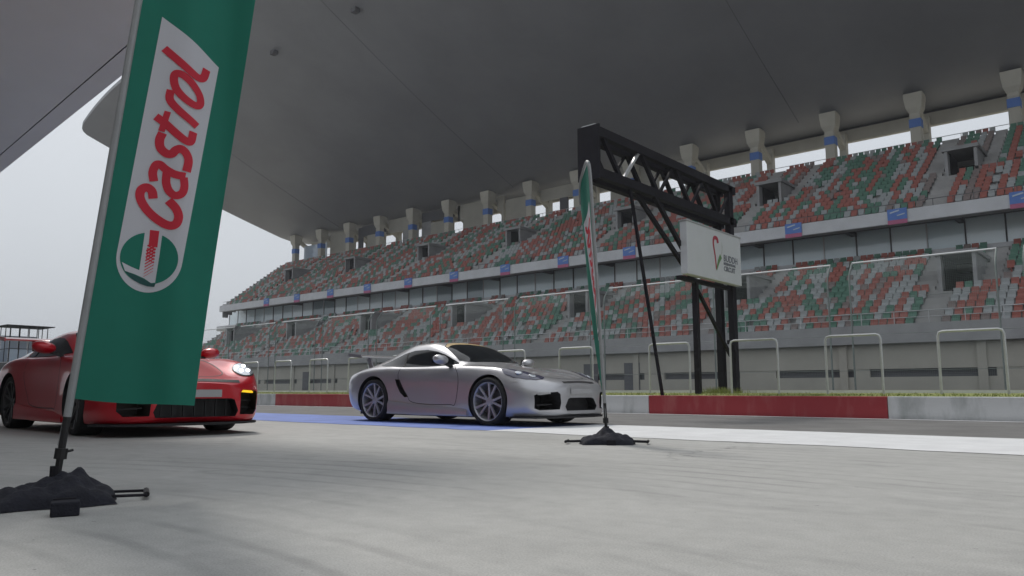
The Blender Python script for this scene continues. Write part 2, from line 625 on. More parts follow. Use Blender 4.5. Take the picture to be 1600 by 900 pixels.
# base wall with its slot, plinth lip and doors
b = MB()
b.box(xend(47.6), XR, 47.9, 48.3, -0.05, 1.28)
b.box(xend(47.6), XR, 48.2, 48.3, 1.28, 1.75, 1)
b.box(xend(47.6), XR, 47.9, 48.3, 1.75, 3.2)
x = xend(47.6)
k = 0
while x < XR:
    b.box(x, x + 0.8 + 0.8 * (k % 3), 47.93, 48.19, 1.28, 1.75)
    x += 7.2
    k += 1
G(b, 'base_wall', [M_BEIGE, M_SOFFIT])
b = MB()
b.box(xend(47.6), XR, 47.55, 48.2, 3.2, 3.62)
b.box(xend(47.6), XR, 47.7, 48.2, 3.62, 4.3)
G(b, 'front_parapet', M_CONC)
for x in (-2.5, -30.6, -34.2, -52, -71, -88):
    d = MB().box(x, x + 1.3, 47.86, 47.9, 0, 2.5)
    G(d, 'door', M_SOFFIT)
# pier strips on the base wall
for k in range(21):
    x = 35.0 - 7.2 * k
    if x > xend(47.6):
        G(MB().box(x, x + 0.45, 47.78, 47.9, 0, 3.2), 'pilaster', M_BEIGE)

# front rail of the lower tier
b = MB()
b.tube([(xend(47.7), 47.8, 5.0), (XR, 47.8, 5.0)], 0.03, 5)
b.tube([(xend(47.7), 47.8, 4.65), (XR, 47.8, 4.65)], 0.02, 5)
x = XR
while x > xend(47.7):
    b.tube([(x, 47.8, 4.3), (x, 47.8, 5.0)], 0.025, 5)
    x -= 1.8
G(b, 'front_rail', M_GALV)

# hospitality level
yb = LOW['y0'] + LOW['n'] * LOW['d']                  # 59.43
b = MB().box(-111.5, XR, yb + 0.02, yb + 0.5, 10.02, 10.32)
G(b, 'balcony_edge', M_FASCIA)
b = MB().box(-111.5, XR, yb + 0.02, 62.0, 9.6, 10.015)
G(b, 'balcony_floor', M_STEP)
GY = 60.05
x = XR
pi_ = 0
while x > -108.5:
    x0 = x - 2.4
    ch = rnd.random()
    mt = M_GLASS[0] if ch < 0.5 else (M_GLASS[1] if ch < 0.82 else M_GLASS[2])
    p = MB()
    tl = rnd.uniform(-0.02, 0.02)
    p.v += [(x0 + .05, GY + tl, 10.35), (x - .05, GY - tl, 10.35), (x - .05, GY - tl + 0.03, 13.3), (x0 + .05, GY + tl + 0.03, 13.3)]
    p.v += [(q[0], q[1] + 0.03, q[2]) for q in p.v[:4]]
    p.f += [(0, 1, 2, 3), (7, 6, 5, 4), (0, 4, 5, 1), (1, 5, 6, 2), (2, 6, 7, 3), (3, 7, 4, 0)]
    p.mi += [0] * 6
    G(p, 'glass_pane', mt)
    G(MB().box(x0 - .045, x0 + .045, GY - .06, GY + .09, 10.32, 13.32), 'mullion', M_SOFFIT if pi_ % 3 else M_FASCIA)
    x = x0
    pi_ += 1
b = MB().box(x, XR, GY + 0.3, GY + 0.5, 9.7, 13.6)
G(b, 'hospitality_wall', M_SOFFIT)
b = MB()
xx = XR
while xx > -92:                                       # beams and lamps under the overhang
    b.box(xx - 0.35, xx, 57.1, GY + .2, 12.05, 12.35)
    xx -= 7.2
b.box(xend(56.6), XR, 56.95, GY + .3, 12.35, 12.55)
G(b, 'overhang_soffit', M_SOFFIT)
b = MB()
b.box(xend(56.6) - 0.6, XR, 56.6, 56.9, 11.95, 12.85)
G(b, 'fascia', M_FASCIA, bevel=0.02)
b = MB()
b.tube([(xend(56.6), 56.75, 13.35), (XR, 56.75, 13.35)], 0.025, 5)
x = XR
while x > xend(56.6):
    b.tube([(x, 56.75, 12.85), (x, 56.75, 13.35)], 0.022, 5)
    x -= 1.2
G(b, 'fascia_rail', M_SOFFIT)

# end walls of the tiers
b = MB()
for T in (LOW, UPP):
    for r in range(T['n']):
        ya = T['y0'] + r * T['d']
        b.box(xend(ya) - 0.25, xend(ya), ya, ya + T['d'], T['z0'] + r * T['r'] - 1.6, T['z0'] + r * T['r'] + 0.35)
G(b, 'end_wall', M_CONC)

# seats -------------------------------------------------------------------
def seat_shape(b, x, y, z, mi, sc=1.0):
    wd = 0.205
    b.box(x - wd, x + wd, y + 0.30, y + 0.345, z + 0.40 * sc, z + 0.83 * sc, mi)          # back shell
    n = len(b.v)
    # folded pan, leaning against the back
    b.v += [(x - wd, y + 0.13, z + 0.34), (x + wd, y + 0.13, z + 0.34), (x + wd, y + 0.29, z + 0.34), (x - wd, y + 0.29, z + 0.34),
            (x - wd, y + 0.22, z + 0.60), (x + wd, y + 0.22, z + 0.60), (x + wd, y + 0.28, z + 0.60), (x - wd, y + 0.28, z + 0.60)]
    for q in ((0, 3, 2, 1), (4, 5, 6, 7), (0, 1, 5, 4), (1, 2, 6, 5), (2, 3, 7, 6), (3, 0, 4, 7)):
        b.f.append(tuple(n + k for k in q))
        b.mi.append(mi)
    b.box(x - 0.05, x + 0.05, y + 0.24, y + 0.33, z, z + 0.35, mi)


seats = []
for T in (LOW, UPP):
    pitch = 0.48
    colmem = {}
    for r in range(T['n']):
        y = T['y0'] + r * T['d'] + 0.40
        z = T['z0'] + r * T['r']
        x = XR - 0.3
        i = 0
        while x > xend(y) + 0.4:
            ok = True
            for c in T['ports']:
                dx = x - c
                if T['prow'][0] <= r <= T['prow'][1] and abs(dx) < 1.15:
                    ok = False
                if r >= T['prow'][0] and (-2.75 < dx < -1.1 or 1.05 < dx < 2.3):
                    ok = False
                if r < T['prow'][0] and -1.7 < dx < 0.0:
                    ok = False
            if ok and rnd.random() < 0.985:
                prev = colmem.get(i)
                keep = 0.45 if T is UPP else 0.28
                if prev is not None and rnd.random() < keep:
                    c_ = prev
                else:
                    q = rnd.random()
                    c_ = 0 if q < 0.37 else 1 if q < 0.64 else 2 if q < 0.90 else 3
                colmem[i] = c_
                seats.append((x, y, z, c_, T is UPP))
            x -= pitch
            i += 1


def in_view(x, y, z):
    d = Vector((x, y, z)) - Vector((0, 0, CAM_H))
    dz = d.dot(fw)
    return abs(d.dot(rt) / dz) < 800 / F_PX and -0.34 < d.dot(cu) / dz < 0.31, dz


near, far = [], []
for s in seats:
    v, dz = in_view(s[0], s[1], s[2] + 0.6)
    (near if v else far).append((dz, s))
near.sort(key=lambda q: q[0])
far += near[300:]
near = near[:300]
proto = {}
for c_ in range(4):
    b = MB()
    seat_shape(b, 0, 0, 0, 0)
    me_o = b.build('seat', M_SEAT[c_])
    proto[c_] = me_o.data
    bpy.data.objects.remove(me_o)
for dz, (x, y, z, c_, up_) in near:
    o = bpy.data.objects.new('seat', proto[c_])
    COL.objects.link(o)
    o.parent = upper if up_ else lower
    o.location = (x + 50, y - 50, z)
b = MB()
for dz, (x, y, z, c_, up_) in far:
    seat_shape(b, x, y, z, c_)
so = G(b, 'rows_of_seats', M_SEAT)
so['kind'] = 'stuff'
so['label'] = 'rows of red, green and white seats along both tiers'

# columns, back beam, walls and openings behind the top row
YC, ZR = 71.2, 25.75
CX = [-8.2 - 7.2 * k for k in range(-6, 15)]
for i, x in enumerate(CX):
    b = MB()
    zb_ = 19.5
    b.box(x - 0.42, x + 0.42, YC - 0.32, YC + 0.55, zb_, 23.9)
    o = G(b, 'column', M_COLUMN, bevel=0.05)
    c = MB()                                           # flared capital
    n = 0
    lev = [(23.9, 0.42, 0.32), (24.25, 0.40, 0.30), (24.7, 0.62, 0.5), (25.5, 0.72, 0.60), (26.0, 0.74, 0.62)]
    for z, hx, hy in lev:
        c.v += [(x - hx, YC - hy, z), (x + hx, YC - hy, z), (x + hx, YC + hy + .2, z), (x - hx, YC + hy + .2, z)]
    for k in range(len(lev) - 1):
        for j in range(4):
            c.f.append((4 * k + j, 4 * k + (j + 1) % 4, 4 * k + 4 + (j + 1) % 4, 4 * k + 4 + j))
            c.mi.append(0)
    c.v = [(p[0] - 0, p[1], p[2]) for p in c.v]
    co = G(c, 'capital', M_COLUMN, o)
    band = MB().box(x - 0.46, x + 0.46, YC - 0.37, YC + 0.5, 23.0, 23.75)
    G(band, 'blue_band', M_BBLUE, o)
    r = MB()                                           # rear leg and its curved brace
    r.box(x - 0.3, x + 0.3, 74.6, 75.3, 15.0, 25.0)
    pts = []
    for k in range(7):
        a = k / 6 * math.pi / 2
        pts.append((x, 71.7 + 3.0 * (1 - math.cos(a)), 25.2 - 1.6 * (1 - math.cos(a))))
    for k in range(6):
        r.bar(pts[k], pts[k + 1], 0.5, 0.55)
    G(r, 'rear_leg', M_COLUMN)
b = MB()
b.box(-110.6, XR, 75.4, 75.9, 24.3, 25.5)
G(b, 'back_beam', M_COLUMN)
b = MB()
b.box(-108, XR, 75.95, 76.4, 25.0, 25.9)
G(b, 'roof_back_wall', M_SOFFIT)
b = MB()
b.tube([(-108, 71.9, 22.0), (XR, 71.9, 22.0)], 0.03, 5)
b.tube([(-108, 71.9, 21.6), (XR, 71.9, 21.6)], 0.02, 5)
x = XR
while x > -108:
    b.tube([(x, 71.9, 20.5), (x, 71.9, 22.0)], 0.03, 5)
    x -= 1.8
G(b, 'top_rail', M_GALV)
b = MB().box(-111.5, XR, 70.6, 72.2, 20.2, 20.85)
G(b, 'top_walkway', M_STEP)


def bay(k):
    return CX[k + 6], CX[k + 1 + 6]                    # right, left column of bay k..k+1


def wallpiece(k, a0, a1, z0, z1, mt=M_BEIGE, y=72.6, name='back_wall_panel', th=0.3):
    xr, xl = bay(k)
    x0, x1 = xl + 0.45 + (xr - xl - 0.9) * a0, xl + 0.45 + (xr - xl - 0.9) * a1
    G(MB().box(x0, x1, y, y + th, z0, z1), name, mt)


M_PGLASS = mat('pale_glass', (0.40, 0.48, 0.58), 0.15, spec=1.0)
wallpiece(13, 0.0, 1.0, 20.8, 24.3, M_PGLASS, name='glass_screen', th=0.1)
wallpiece(12, 0.0, 1.0, 20.8, 25.4)
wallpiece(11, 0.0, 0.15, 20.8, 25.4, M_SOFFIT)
wallpiece(11, 0.35, 1.0, 20.8, 24.0)
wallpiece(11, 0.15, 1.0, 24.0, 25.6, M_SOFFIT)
wallpiece(10, 0.0, 1.0, 23.6, 25.6)
wallpiece(10, 0.50, 1.0, 20.8, 23.6, M_CONC)
wallpiece(9, 0.0, 0.3, 20.8, 24.2, M_CONC)
wallpiece(9, 0.3, 1.0, 20.8, 23.9)
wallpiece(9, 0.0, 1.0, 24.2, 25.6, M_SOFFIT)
wallpiece(8, 0.0, 0.06, 23.4, 25.5)
wallpiece(8, 0.16, 0.84, 20.8, 25.5)
wallpiece(8, 0.0, 0.16, 23.4, 25.5)
wallpiece(8, 0.84, 1.0, 23.3, 25.5)
wallpiece(7, 0.0, 0.12, 23.6, 25.5)
wallpiece(7, 0.12, 0.18, 20.8, 25.5)
wallpiece(7, 0.24, 0.86, 20.8, 24.9)
wallpiece(6, 0.0, 1.0, 23.7, 25.2)
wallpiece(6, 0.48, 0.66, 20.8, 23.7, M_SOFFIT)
wallpiece(5, 0.5, 1.0, 20.8, 25.2)
wallpiece(4, 0.0, 1.0, 23.9, 25.2)
wallpiece(4, 0.0, 0.35, 20.8, 23.9)
wallpiece(3, 0.0, 0.12, 20.8, 23.3)

# roof: a thick wing with a rounded front corner
def roof():
    nx, ny = 90, 26
    X0, X1 = -112.6, 70.0
    YF, YB = 38.4, 78.0
    rc = 1.1

    def zbot(x, y):
        t = max(0.0, (YC + 0.6 - y) / (YC + 0.6 - YF))
        zf = 36.3 + 4.6 * (1 - math.exp(-(x - X0) / 9.0))
        zb = ZR
        lin = zb + (zf - zb) * t
        return lin - 0.55 * math.sin(math.pi * max(0, min(1, t)))

    def px(u, y):
        d = rc - (y - YF)
        x0 = X0 + (rc - math.sqrt(max(0, rc * rc - d * d)) if d > 0 else 0)
        db = 2.0 - (YB - y)
        if db > 0:
            x0 += 2.0 - math.sqrt(max(0, 4.0 - db * db))
        return x0 + (X1 - x0) * u

    us = [(i / nx) ** 1.6 for i in range(nx + 1)]
    vs = [0, .004, .012, .025, .045, .07] + [0.07 + 0.93 * k / (ny - 6) for k in range(1, ny - 5)]
    b = MB()
    idx = {}
    for s in (0, 1, 2):
        for j, v in enumerate(vs):
            y = YF + (YB - YF) * v
            for i, u in enumerate(us):
                x = px(u, y)
                ins = min(x - px(0, y), (y - YF), (YB - y)) if True else 0
                z = zbot(x, y)
                th = 0.45 + 1.9 * (1 - math.exp(-max(0, ins) / 6.0))
                if s == 1:
                    z += th
                idx[s, i, j] = len(b.v)
                b.v.append((x, y, z))
    nj = len(vs)
    for j in range(nj - 1):
        for i in range(nx):
            b.f.append((idx[0, i, j], idx[0, i, j + 1], idx[0, i + 1, j + 1], idx[0, i + 1, j]))
            b.f.append((idx[1, i, j], idx[1, i + 1, j], idx[1, i + 1, j + 1], idx[1, i, j + 1]))
            b.mi += [0, 0]
    per = [(i, 0) for i in range(nx)] + [(nx, j) for j in range(nj - 1)] + [(i, nj - 1) for i in range(nx, 0, -1)] + [(0, j) for j in range(nj - 1, 0, -1)]
    for k in range(len(per)):
        a, c = per[k], per[(k + 1) % len(per)]
        b.f.append((idx[0, *a], idx[0, *c], idx[1, *c], idx[1, *a]))
        b.mi.append(0)
    o = G(b, 'roof', M_ROOF, smooth=True, angle=50)
    # panel joints and a small lamp under it
    jn = MB()
    for x in (-97.5, -61.5, -25.5):
        ys = [YF + 1 + k * 1.0 for k in range(33)]
        for a, c in zip(ys[:-1], ys[1:]):
            jn.bar((x, a, zbot(x, a) - 0.004), (x, c, zbot(x, c) - 0.004), 0.03, 0.03)
    G(jn, 'roof_joint', M_SOFFIT, o)
    for x, y in ((-58.5, 44.0), (-73, 44.0), (-44, 44.0)):
        z = zbot(x, y)
        lm = MB().box(x - .35, x + .35, y - .3, y + .3, z - .55, z - .1)
        lm.bar((x, y, z), (x, y, z - .2), 0.1, 0.1)
        G(lm, 'roof_lamp', M_SOFFIT, o)


roof()

# banners on the fascia
ords = ['first', 'second', 'third', 'fourth', 'fifth', 'sixth', 'seventh', 'eighth', 'ninth', 'tenth', 'eleventh', 'twelfth', 'thirteenth', 'fourteenth']
for k in range(13):
    x = -6.6 - 7.2 * k
    e = empty('banner', (x, 56.58, 12.4))
    tag(e, f'small blue and pink banner on the white fascia, {ords[k]} from the right', 'banner', 'banners along the fascia')
    MB().box(-0.62, 0.62, -0.07, -0.025, -0.22, 0.55).build('blue_panel', M_BBLUE, e)
    MB().box(-0.62, 0.62, -0.07, -0.025, -0.52, -0.225).build('pink_panel', M_BPINK, e)
    MB().bar((-0.45, -0.085, 0.28), (0.15, -0.085, 0.42), 0.02, 0.10).bar((0.0, -0.085, 0.05), (0.5, -0.085, 0.16), 0.02, 0.08).build('print', M_PGLASS, e)

# ------------------------------------------------------------------ catch fence across the track
cf = tag(empty('catch_fence', (-20, 25, 0)), 'tall wire mesh catch fence with kinked posts in front of the grandstand', 'fence')


def mesh_mat():
    mt = bpy.data.materials.new('wire_mesh')
    mt.use_nodes = True
    n = mt.node_tree.nodes
    l = mt.node_tree.links.new
    b = n['Principled BSDF']
    b.inputs['Base Color'].default_value = (0.30, 0.36, 0.34, 1)
    b.inputs['Roughness'].default_value = 0.6
    t = n.new('ShaderNodeTexCoord')
    sx = n.new('ShaderNodeSeparateXYZ')
    l(t.outputs['Object'], sx.inputs[0])
    res = []
    for ax, per, wdt in (('X', 0.05, 0.05), ('Z', 0.05, 0.05)):
        q = n.new('ShaderNodeMath')
        q.operation = 'DIVIDE'
        l(sx.outputs[ax], q.inputs[0])
        q.inputs[1].default_value = per
        fr = n.new('ShaderNodeMath')
        fr.operation = 'FRACT'
        l(q.outputs[0], fr.inputs[0])
        lt = n.new('ShaderNodeMath')
        lt.operation = 'LESS_THAN'
        l(fr.outputs[0], lt.inputs[0])
        lt.inputs[1].default_value = wdt
        res.append(lt)
    mxn = n.new('ShaderNodeMath')
    mxn.operation = 'MAXIMUM'
    l(res[0].outputs[0], mxn.inputs[0])
    l(res[1].outputs[0], mxn.inputs[1])
    l(mxn.outputs[0], b.inputs['Alpha'])
    return mt


M_MESH = mesh_mat()
M_FPOST = mat('fence_post', (0.16, 0.19, 0.18), 0.6, var=0.15, scale=5)
for k in range(16):
    x1 = 1.6 - 4.62 * k                              # right post of the panel
    x1 = -3.66 + 4.62 * (1 - k)
    x0 = x1 - 3.95
    ho = -20
    for xx in (x0, x1):
        p = MB().tube([(xx + 20, 0, 0), (xx + 20, 0, 4.0), (xx + 20, 0.06, 4.15), (xx + 20, 0.38, 4.52)], 0.028, 6)
        p.build('post', M_FPOST, cf, smooth=True)
    MB().tube([(x0 + 20, 0.38, 4.52), (x1 + 20, 0.38, 4.52)], 0.03, 6).build('top_bar', M_WHITE, cf)
    q = MB()
    q.quad([(x0 + 20, 0.0, 0.1), (x1 + 20, 0.0, 0.1), (x1 + 20, 0.0, 4.0), (x0 + 20, 0.0, 4.0)])
    q.quad([(x0 + 20, 0.0, 4.0), (x1 + 20, 0.0, 4.0), (x1 + 20, 0.38, 4.52), (x0 + 20, 0.38, 4.52)])
    q.build('wire_mesh', M_MESH, cf)
    c = MB()
    for z in (1.1, 2.2, 3.3):
        c.tube([(x0 - 0.7 + 20, 0.03, z), (x1 + 20, 0.03, z)], 0.008, 4)
    c.build('cable', M_FPOST, cf)

# ------------------------------------------------------------------ pipe hoops on the grass
hx = [-3.63 - 2.22 * k for k in range(0, 4)] + [-13.2, -15.6, -18.0, -20.4, -22.8, -25.2, -27.6, -30.0]
hoop_words = ['rightmost white pipe hoop on the grass behind the pit wall', 'white pipe hoop on the grass, second from the right', 'white pipe hoop just right of the gantry legs',
              'white pipe hoop between the raking gantry pole and the thin gantry post', 'white pipe hoop above the bonnet of the silver car']
for i, x in enumerate(hx):
    e = empty('pipe_hoop', (x, 17.3, 0.40))
    lab = hoop_words[i] if i < 5 else f'white pipe hoop left of the silver car bonnet, {ords[i - 5]} one going left'
    tag(e, lab, 'hoop', 'pipe hoops along the pit wall')
    w_, h_ = 1.14, 1.27 - 0.0
    pts = [(0, 0, 0), (0, 0, h_ - 0.09), (0.025, 0, h_ - 0.025), (0.09, 0, h_), (w_ - 0.09, 0, h_), (w_ - 0.025, 0, h_ - 0.025), (w_, 0, h_ - 0.09), (w_, 0, 0)]
    MB().tube(pts, 0.026, 8).build('pipe', M_GALV, e, smooth=True)
    for xx in (0, w_):
        MB().box(xx - .07, xx + .07, -.07, .07, -0.01, 0.02).build('base_plate', M_GALV, e)

# ------------------------------------------------------------------ gantry over the pit lane
ga = tag(empty('gantry', (-8.5, 18.2, 0.38)), 'black steel truss gantry reaching over the pit lane from the grass', 'gantry')


def ga_build(b, name, mt=M_STEEL, parent=None, **k):
    b.v = [(x + 8.5, y - 18.2, z - 0.38) for x, y, z in b.v]
    return b.build(name, mt, parent or ga, **k)


XA, XB = -8.40, -8.74                                  # near and far face of the box truss
ZT, ZB, Y0, Y1 = 5.62, 4.78, 12.3, 18.5
for X in (XA, XB):
    ga_build(MB().bar((X, Y0, ZT), (X, Y1, ZT), 0.15, 0.19), 'top_chord')
    ga_build(MB().bar((X, Y0, ZB), (X, Y1, ZB), 0.15, 0.19), 'bottom_chord')
    n = 4
    for k in range(n):
        ya = Y0 + 0.15 + (Y1 - Y0 - 0.3) * k / n
        yb_ = Y0 + 0.15 + (Y1 - Y0 - 0.3) * (k + 1) / n
        ym = (ya + yb_) / 2
        ga_build(MB().bar((X, ya, ZT), (X, ym, ZB), 0.08, 0.09), 'diagonal')
        ga_build(MB().bar((X, ym, ZB), (X, yb_, ZT), 0.055, 0.06), 'diagonal', M_STEEL if k != 0 or X == XB else M_GALV)
    ga_build(MB().box(X - .075, X + .075, 18.12, 18.32, 0.38, ZT + 0.08), 'post')
ga_build(MB().box(XB - 0.09, XA + 0.09, Y0 - 0.06, Y0 - 0.01, ZB - 0.14, ZT + 0.14), 'end_plate')
ga_build(MB().bar((XB, Y0 - .03, ZT + .155), (XA, Y0 - .03, ZT + .155), 0.03, 0.02), 'plate_edge', M_GALV)
for y in (12.5, 14.0, 15.5, 17.0, 18.4):
    ga_build(MB().bar((XA - .08, y, ZT), (XB + .08, y, ZT), 0.06, 0.06), 'cross_bar')
    ga_build(MB().bar((XA - .08, y, ZB), (XB + .08, y, ZB), 0.06, 0.06), 'cross_bar')
ga_build(MB().box(-8.48, -8.36, 16.24, 16.36, 0.38, 3.0), 'thin_post')
ga_build(MB().bar((-8.42, 13.52, 4.76), (-8.42, 14.66, 0.385), 0.055, 0.055), 'raking_pole')
ga_build(MB().bar((-8.5, 13.85, 4.72), (-8.42, 16.25, 3.02), 0.075, 0.09), 'strut')
ga_build(MB().bar((-8.42, 16.2, 3.02), (-8.42, 18.05, 1.35), 0.065, 0.075), 'strut')
ga_build(MB().bar((-8.36, 14.43, 4.70), (-8.36, 16.30, 3.14), 0.08, 0.09), 'strut')
ga_build(MB().box(-8.5, -8.37, 15.55, 18.4, 3.0, 3.09), 'sign_shelf')
ga_build(MB().box(-8.36, -8.24, 17.75, 18.06, 1.62, 1.72), 'junction_box')

# sign hung from the gantry
sg = tag(empty('circuit_sign', (-8.26, 17.02, 3.10)), 'white circuit sign box with heart shaped ribbon logo hung on the gantry', 'sign')
MB().box(-0.09, 0.09, -1.52, 1.30, 0.0, 1.22).build('panel', M_SIGN, sg, bevel=0.015)
fr = MB()
fr.box(-.1, .1, -1.54, 1.32, 1.222, 1.25)
fr.build('top_trim', M_GALV, sg)


def poly_on_plane(name, pts, mt, place, parent, thick=0.004):
    """Flat outline (triangulated) placed by a function (a, b) -> Vector."""
    vs = []
    k = len(pts)
    gr = 0.012
    for i in range(k):
        a, c = Vector((pts[i][0], pts[i][1])), Vector((pts[(i + 1) % k][0], pts[(i + 1) % k][1]))
        m_ = max(1, int((c - a).length / gr))
        vs += [a + (c - a) * q / m_ for q in range(m_)]
    n = len(vs)
    x0, x1 = min(p.x for p in vs), max(p.x for p in vs)
    y0, y1 = min(p.y for p in vs), max(p.y for p in vs)
    for i in range(int((x1 - x0) / gr) + 1):
        for j in range(int((y1 - y0) / gr) + 1):
            vs.append(Vector((x0 + (i + .5) * gr, y0 + (j + .37) * gr)))
    out = geometry.delaunay_2d_cdt(vs, [(i, (i + 1) % n) for i in range(n)], [list(range(n))], 1, 1e-6)
    b = MB()
    b.v = [tuple(place(p.x, p.y)) for p in out[0]]
    b.f = [tuple(f) for f in out[2]]
    b.mi = [0] * len(b.f)
    return b.build(name, mt, parent)


def spline(pts, n=8, closed=False):
    P = [Vector(p) for p in pts]
    out = []
    k = len(P)
    rng = range(k) if closed else range(k - 1)
    for i in rng:
        p1, p2 = P[i], P[(i + 1) % k]
        p0 = P[i - 1] if (closed or i > 0) else p1 * 2 - p2
        p3 = P[(i + 2) % k] if (closed or i + 2 < k) else p2 * 2 - p1
        for s in range(n):
            t = s / n
            out.append(0.5 * ((2 * p1) + (p2 - p0) * t + (2 * p0 - 5 * p1 + 4 * p2 - p3) * t * t + (3 * p1 - p0 - 3 * p2 + p3) * t ** 3))
    if not closed:
        out.append(P[-1])
    return out


def stroke_outline(pts, wd, n=8, closed=False, smooth=True):
    c = spline(pts, n, closed) if smooth else [Vector(p) for p in pts]
    L_, R_ = [], []
    k = len(c)
    for i in range(k):
        if closed:
            d = c[(i + 1) % k] - c[i - 1]
        else:
            d = c[min(i + 1, k - 1)] - c[max(i - 1, 0)]
        d.normalize()
        nn = Vector((-d.y, d.x))
        ww = wd[0] + (wd[1] - wd[0]) * i / max(1, k - 1) if isinstance(wd, tuple) else wd
        L_.append(c[i] + nn * ww / 2)
        R_.append(c[i] - nn * ww / 2)
    return L_, R_


def ribbon(b, pts, wd, place, n=8, closed=False, smooth=True):
    L_, R_ = stroke_outline(pts, wd, n, closed, smooth)
    base = len(b.v)
    k = len(L_)
    for i in range(k):
        b.v.append(tuple(place(L_[i].x, L_[i].y)))
        mid = (L_[i] + R_[i]) / 2
        b.v.append(tuple(place(mid.x, mid.y)))
        b.v.append(tuple(place(R_[i].x, R_[i].y)))
    for i in range(k if closed else k - 1):
        j = (i + 1) % k
        for s in (0, 1):
            b.f.append((base + 3 * i + s, base + 3 * j + s, base + 3 * j + s + 1, base + 3 * i + s + 1))
            b.mi.append(0)


plc = lambda a, z: Vector((0.0935, a, z))
M_LRED = mat('logo_red', (0.40, 0.04, 0.07), 0.5)
M_LGREEN = mat('logo_green', (0.13, 0.26, 0.10), 0.5)
M_LGREY = mat('logo_grey', (0.17, 0.18, 0.21), 0.5)
M_LPALE = mat('logo_pale', (0.50, 0.52, 0.50), 0.5)
b = MB()
ribbon(b, [(-0.10, 0.27), (-0.14, 0.55), (-0.22, 0.88), (-0.17, 1.02), (-0.02, 1.02), (0.02, 0.92)], (0.05, 0.11), plc)
b.build('ribbon_red', M_LRED, sg)
b = MB()
ribbon(b, [(-0.09, 0.25), (0.02, 0.45), (0.16, 0.62)], (0.05, 0.13), plc)
b.build('ribbon_green', M_LGREEN, sg)
b = MB()
ribbon(b, [(0.17, 0.63), (0.24, 0.80), (0.22, 0.97)], (0.06, 0.03), plc)
b.build('ribbon_grey', M_LPALE, sg)


def text_obj(body, size, loc, parent, mt, bold=0.0, shear=0.0, name='lettering'):
    cv = bpy.data.curves.new(name, 'FONT')
    cv.body = body
    cv.size = size
    cv.offset = bold
    cv.shear = shear
    cv.extrude = 0.002
    to = bpy.data.objects.new(name, cv)
    COL.objects.link(to)
    dg = bpy.context.evaluated_depsgraph_get()
    me = bpy.data.meshes.new_from_object(to.evaluated_get(dg))
    bpy.data.objects.remove(to)
    me.materials.clear()
    me.materials.append(mt)
    o = bpy.data.objects.new(name, me)
    COL.objects.link(o)
    o.parent = parent
    o.location = loc
    return o


for body, size, z, mt in (('BUDDH', 0.225, 0.52, M_LGREY), ('INTERNATIONAL', 0.085, 0.43, M_LGREY), ('CIRCUIT', 0.165, 0.28, M_LGREY)):
    t = text_obj(body, size, (0.0945, 0.30, z), sg, mt, bold=0.004)
    t.rotation_euler = (R(90), 0, R(90))

# ------------------------------------------------------------------ pit building canopy (top left) and its wall behind the camera
pb = tag(empty('pit_building', (-20, -8, 0)), 'pit building with a plain grey canopy over the apron at top left', 'building')


def PB(b, name, mt, **k):
    b.v = [(x + 20, y + 8, z) for x, y, z in b.v]
    return b.build(name, mt, pb, **k)


CE = lambda x: 5.72 + 0.066 * (-12 - x) if x < -12 else 5.72
b = MB()
xs_ = [-75, -60, -45, -35, -26, -20, -16, -12, -8.0]
for a, c in zip(xs_[:-1], xs_[1:]):
    b.quad([(a, -8, 6.7), (c, -8, 6.7), (c, CE(c) - 0.42, 6.7), (a, CE(a) - 0.42, 6.7)])
    b.quad([(a, -8, 7.4), (c, -8, 7.4), (c, CE(c), 7.4), (a, CE(a), 7.4)])
PB(b, 'canopy', M_CANOPY)
b = MB()
for a, c in zip(xs_[:-1], xs_[1:]):
    b.quad([(a, CE(a) - 0.40, 6.695), (c, CE(c) - 0.40, 6.695), (c, CE(c), 6.695), (a, CE(a), 6.695)])
    b.quad([(a, CE(a), 6.695), (c, CE(c), 6.695), (c, CE(c), 7.4), (a, CE(a), 7.4)])
PB(b, 'canopy_edge', M_CANOPY)
PB(MB().box(-8.0, -7.8, -7.99, 5.7, 6.69, 7.41), 'canopy_end', M_CANOPY)
PB(MB().box(-75, 90, -12, -8, 5.2, 15), 'wall', M_BEIGE)
for k in range(27):                                    # row of unseen garage shutters, added dark to dim reflections in the car
    PB(MB().box(-75 + k * 6.1, -75 + k * 6.1 + 5.5, -8.3, -8.1, 0, 5.2), 'added_dark_shutter', M_SOFFIT)
    PB(MB().box(-75 + k * 6.1 + 5.5, -75 + k * 6.1 + 6.1, -8.3, -8.0, 0, 5.2), 'pier', M_BEIGE)

# ------------------------------------------------------------------ cars
def crom(P, t):
    """Catmull-Rom through a list of equally weighted values (floats)."""
    k = len(P)
    i = min(int(t), k - 2)
    u = t - i
    p1, p2 = P[i], P[i + 1]
    p0 = P[i - 1] if i > 0 else 2 * p1 - p2
    p3 = P[i + 2] if i + 2 < k else 2 * p2 - p1
    return 0.5 * (2 * p1 + (p2 - p0) * u + (2 * p0 - 5 * p1 + 4 * p2 - p3) * u * u + (3 * p1 - p0 - 3 * p2 + p3) * u ** 3)


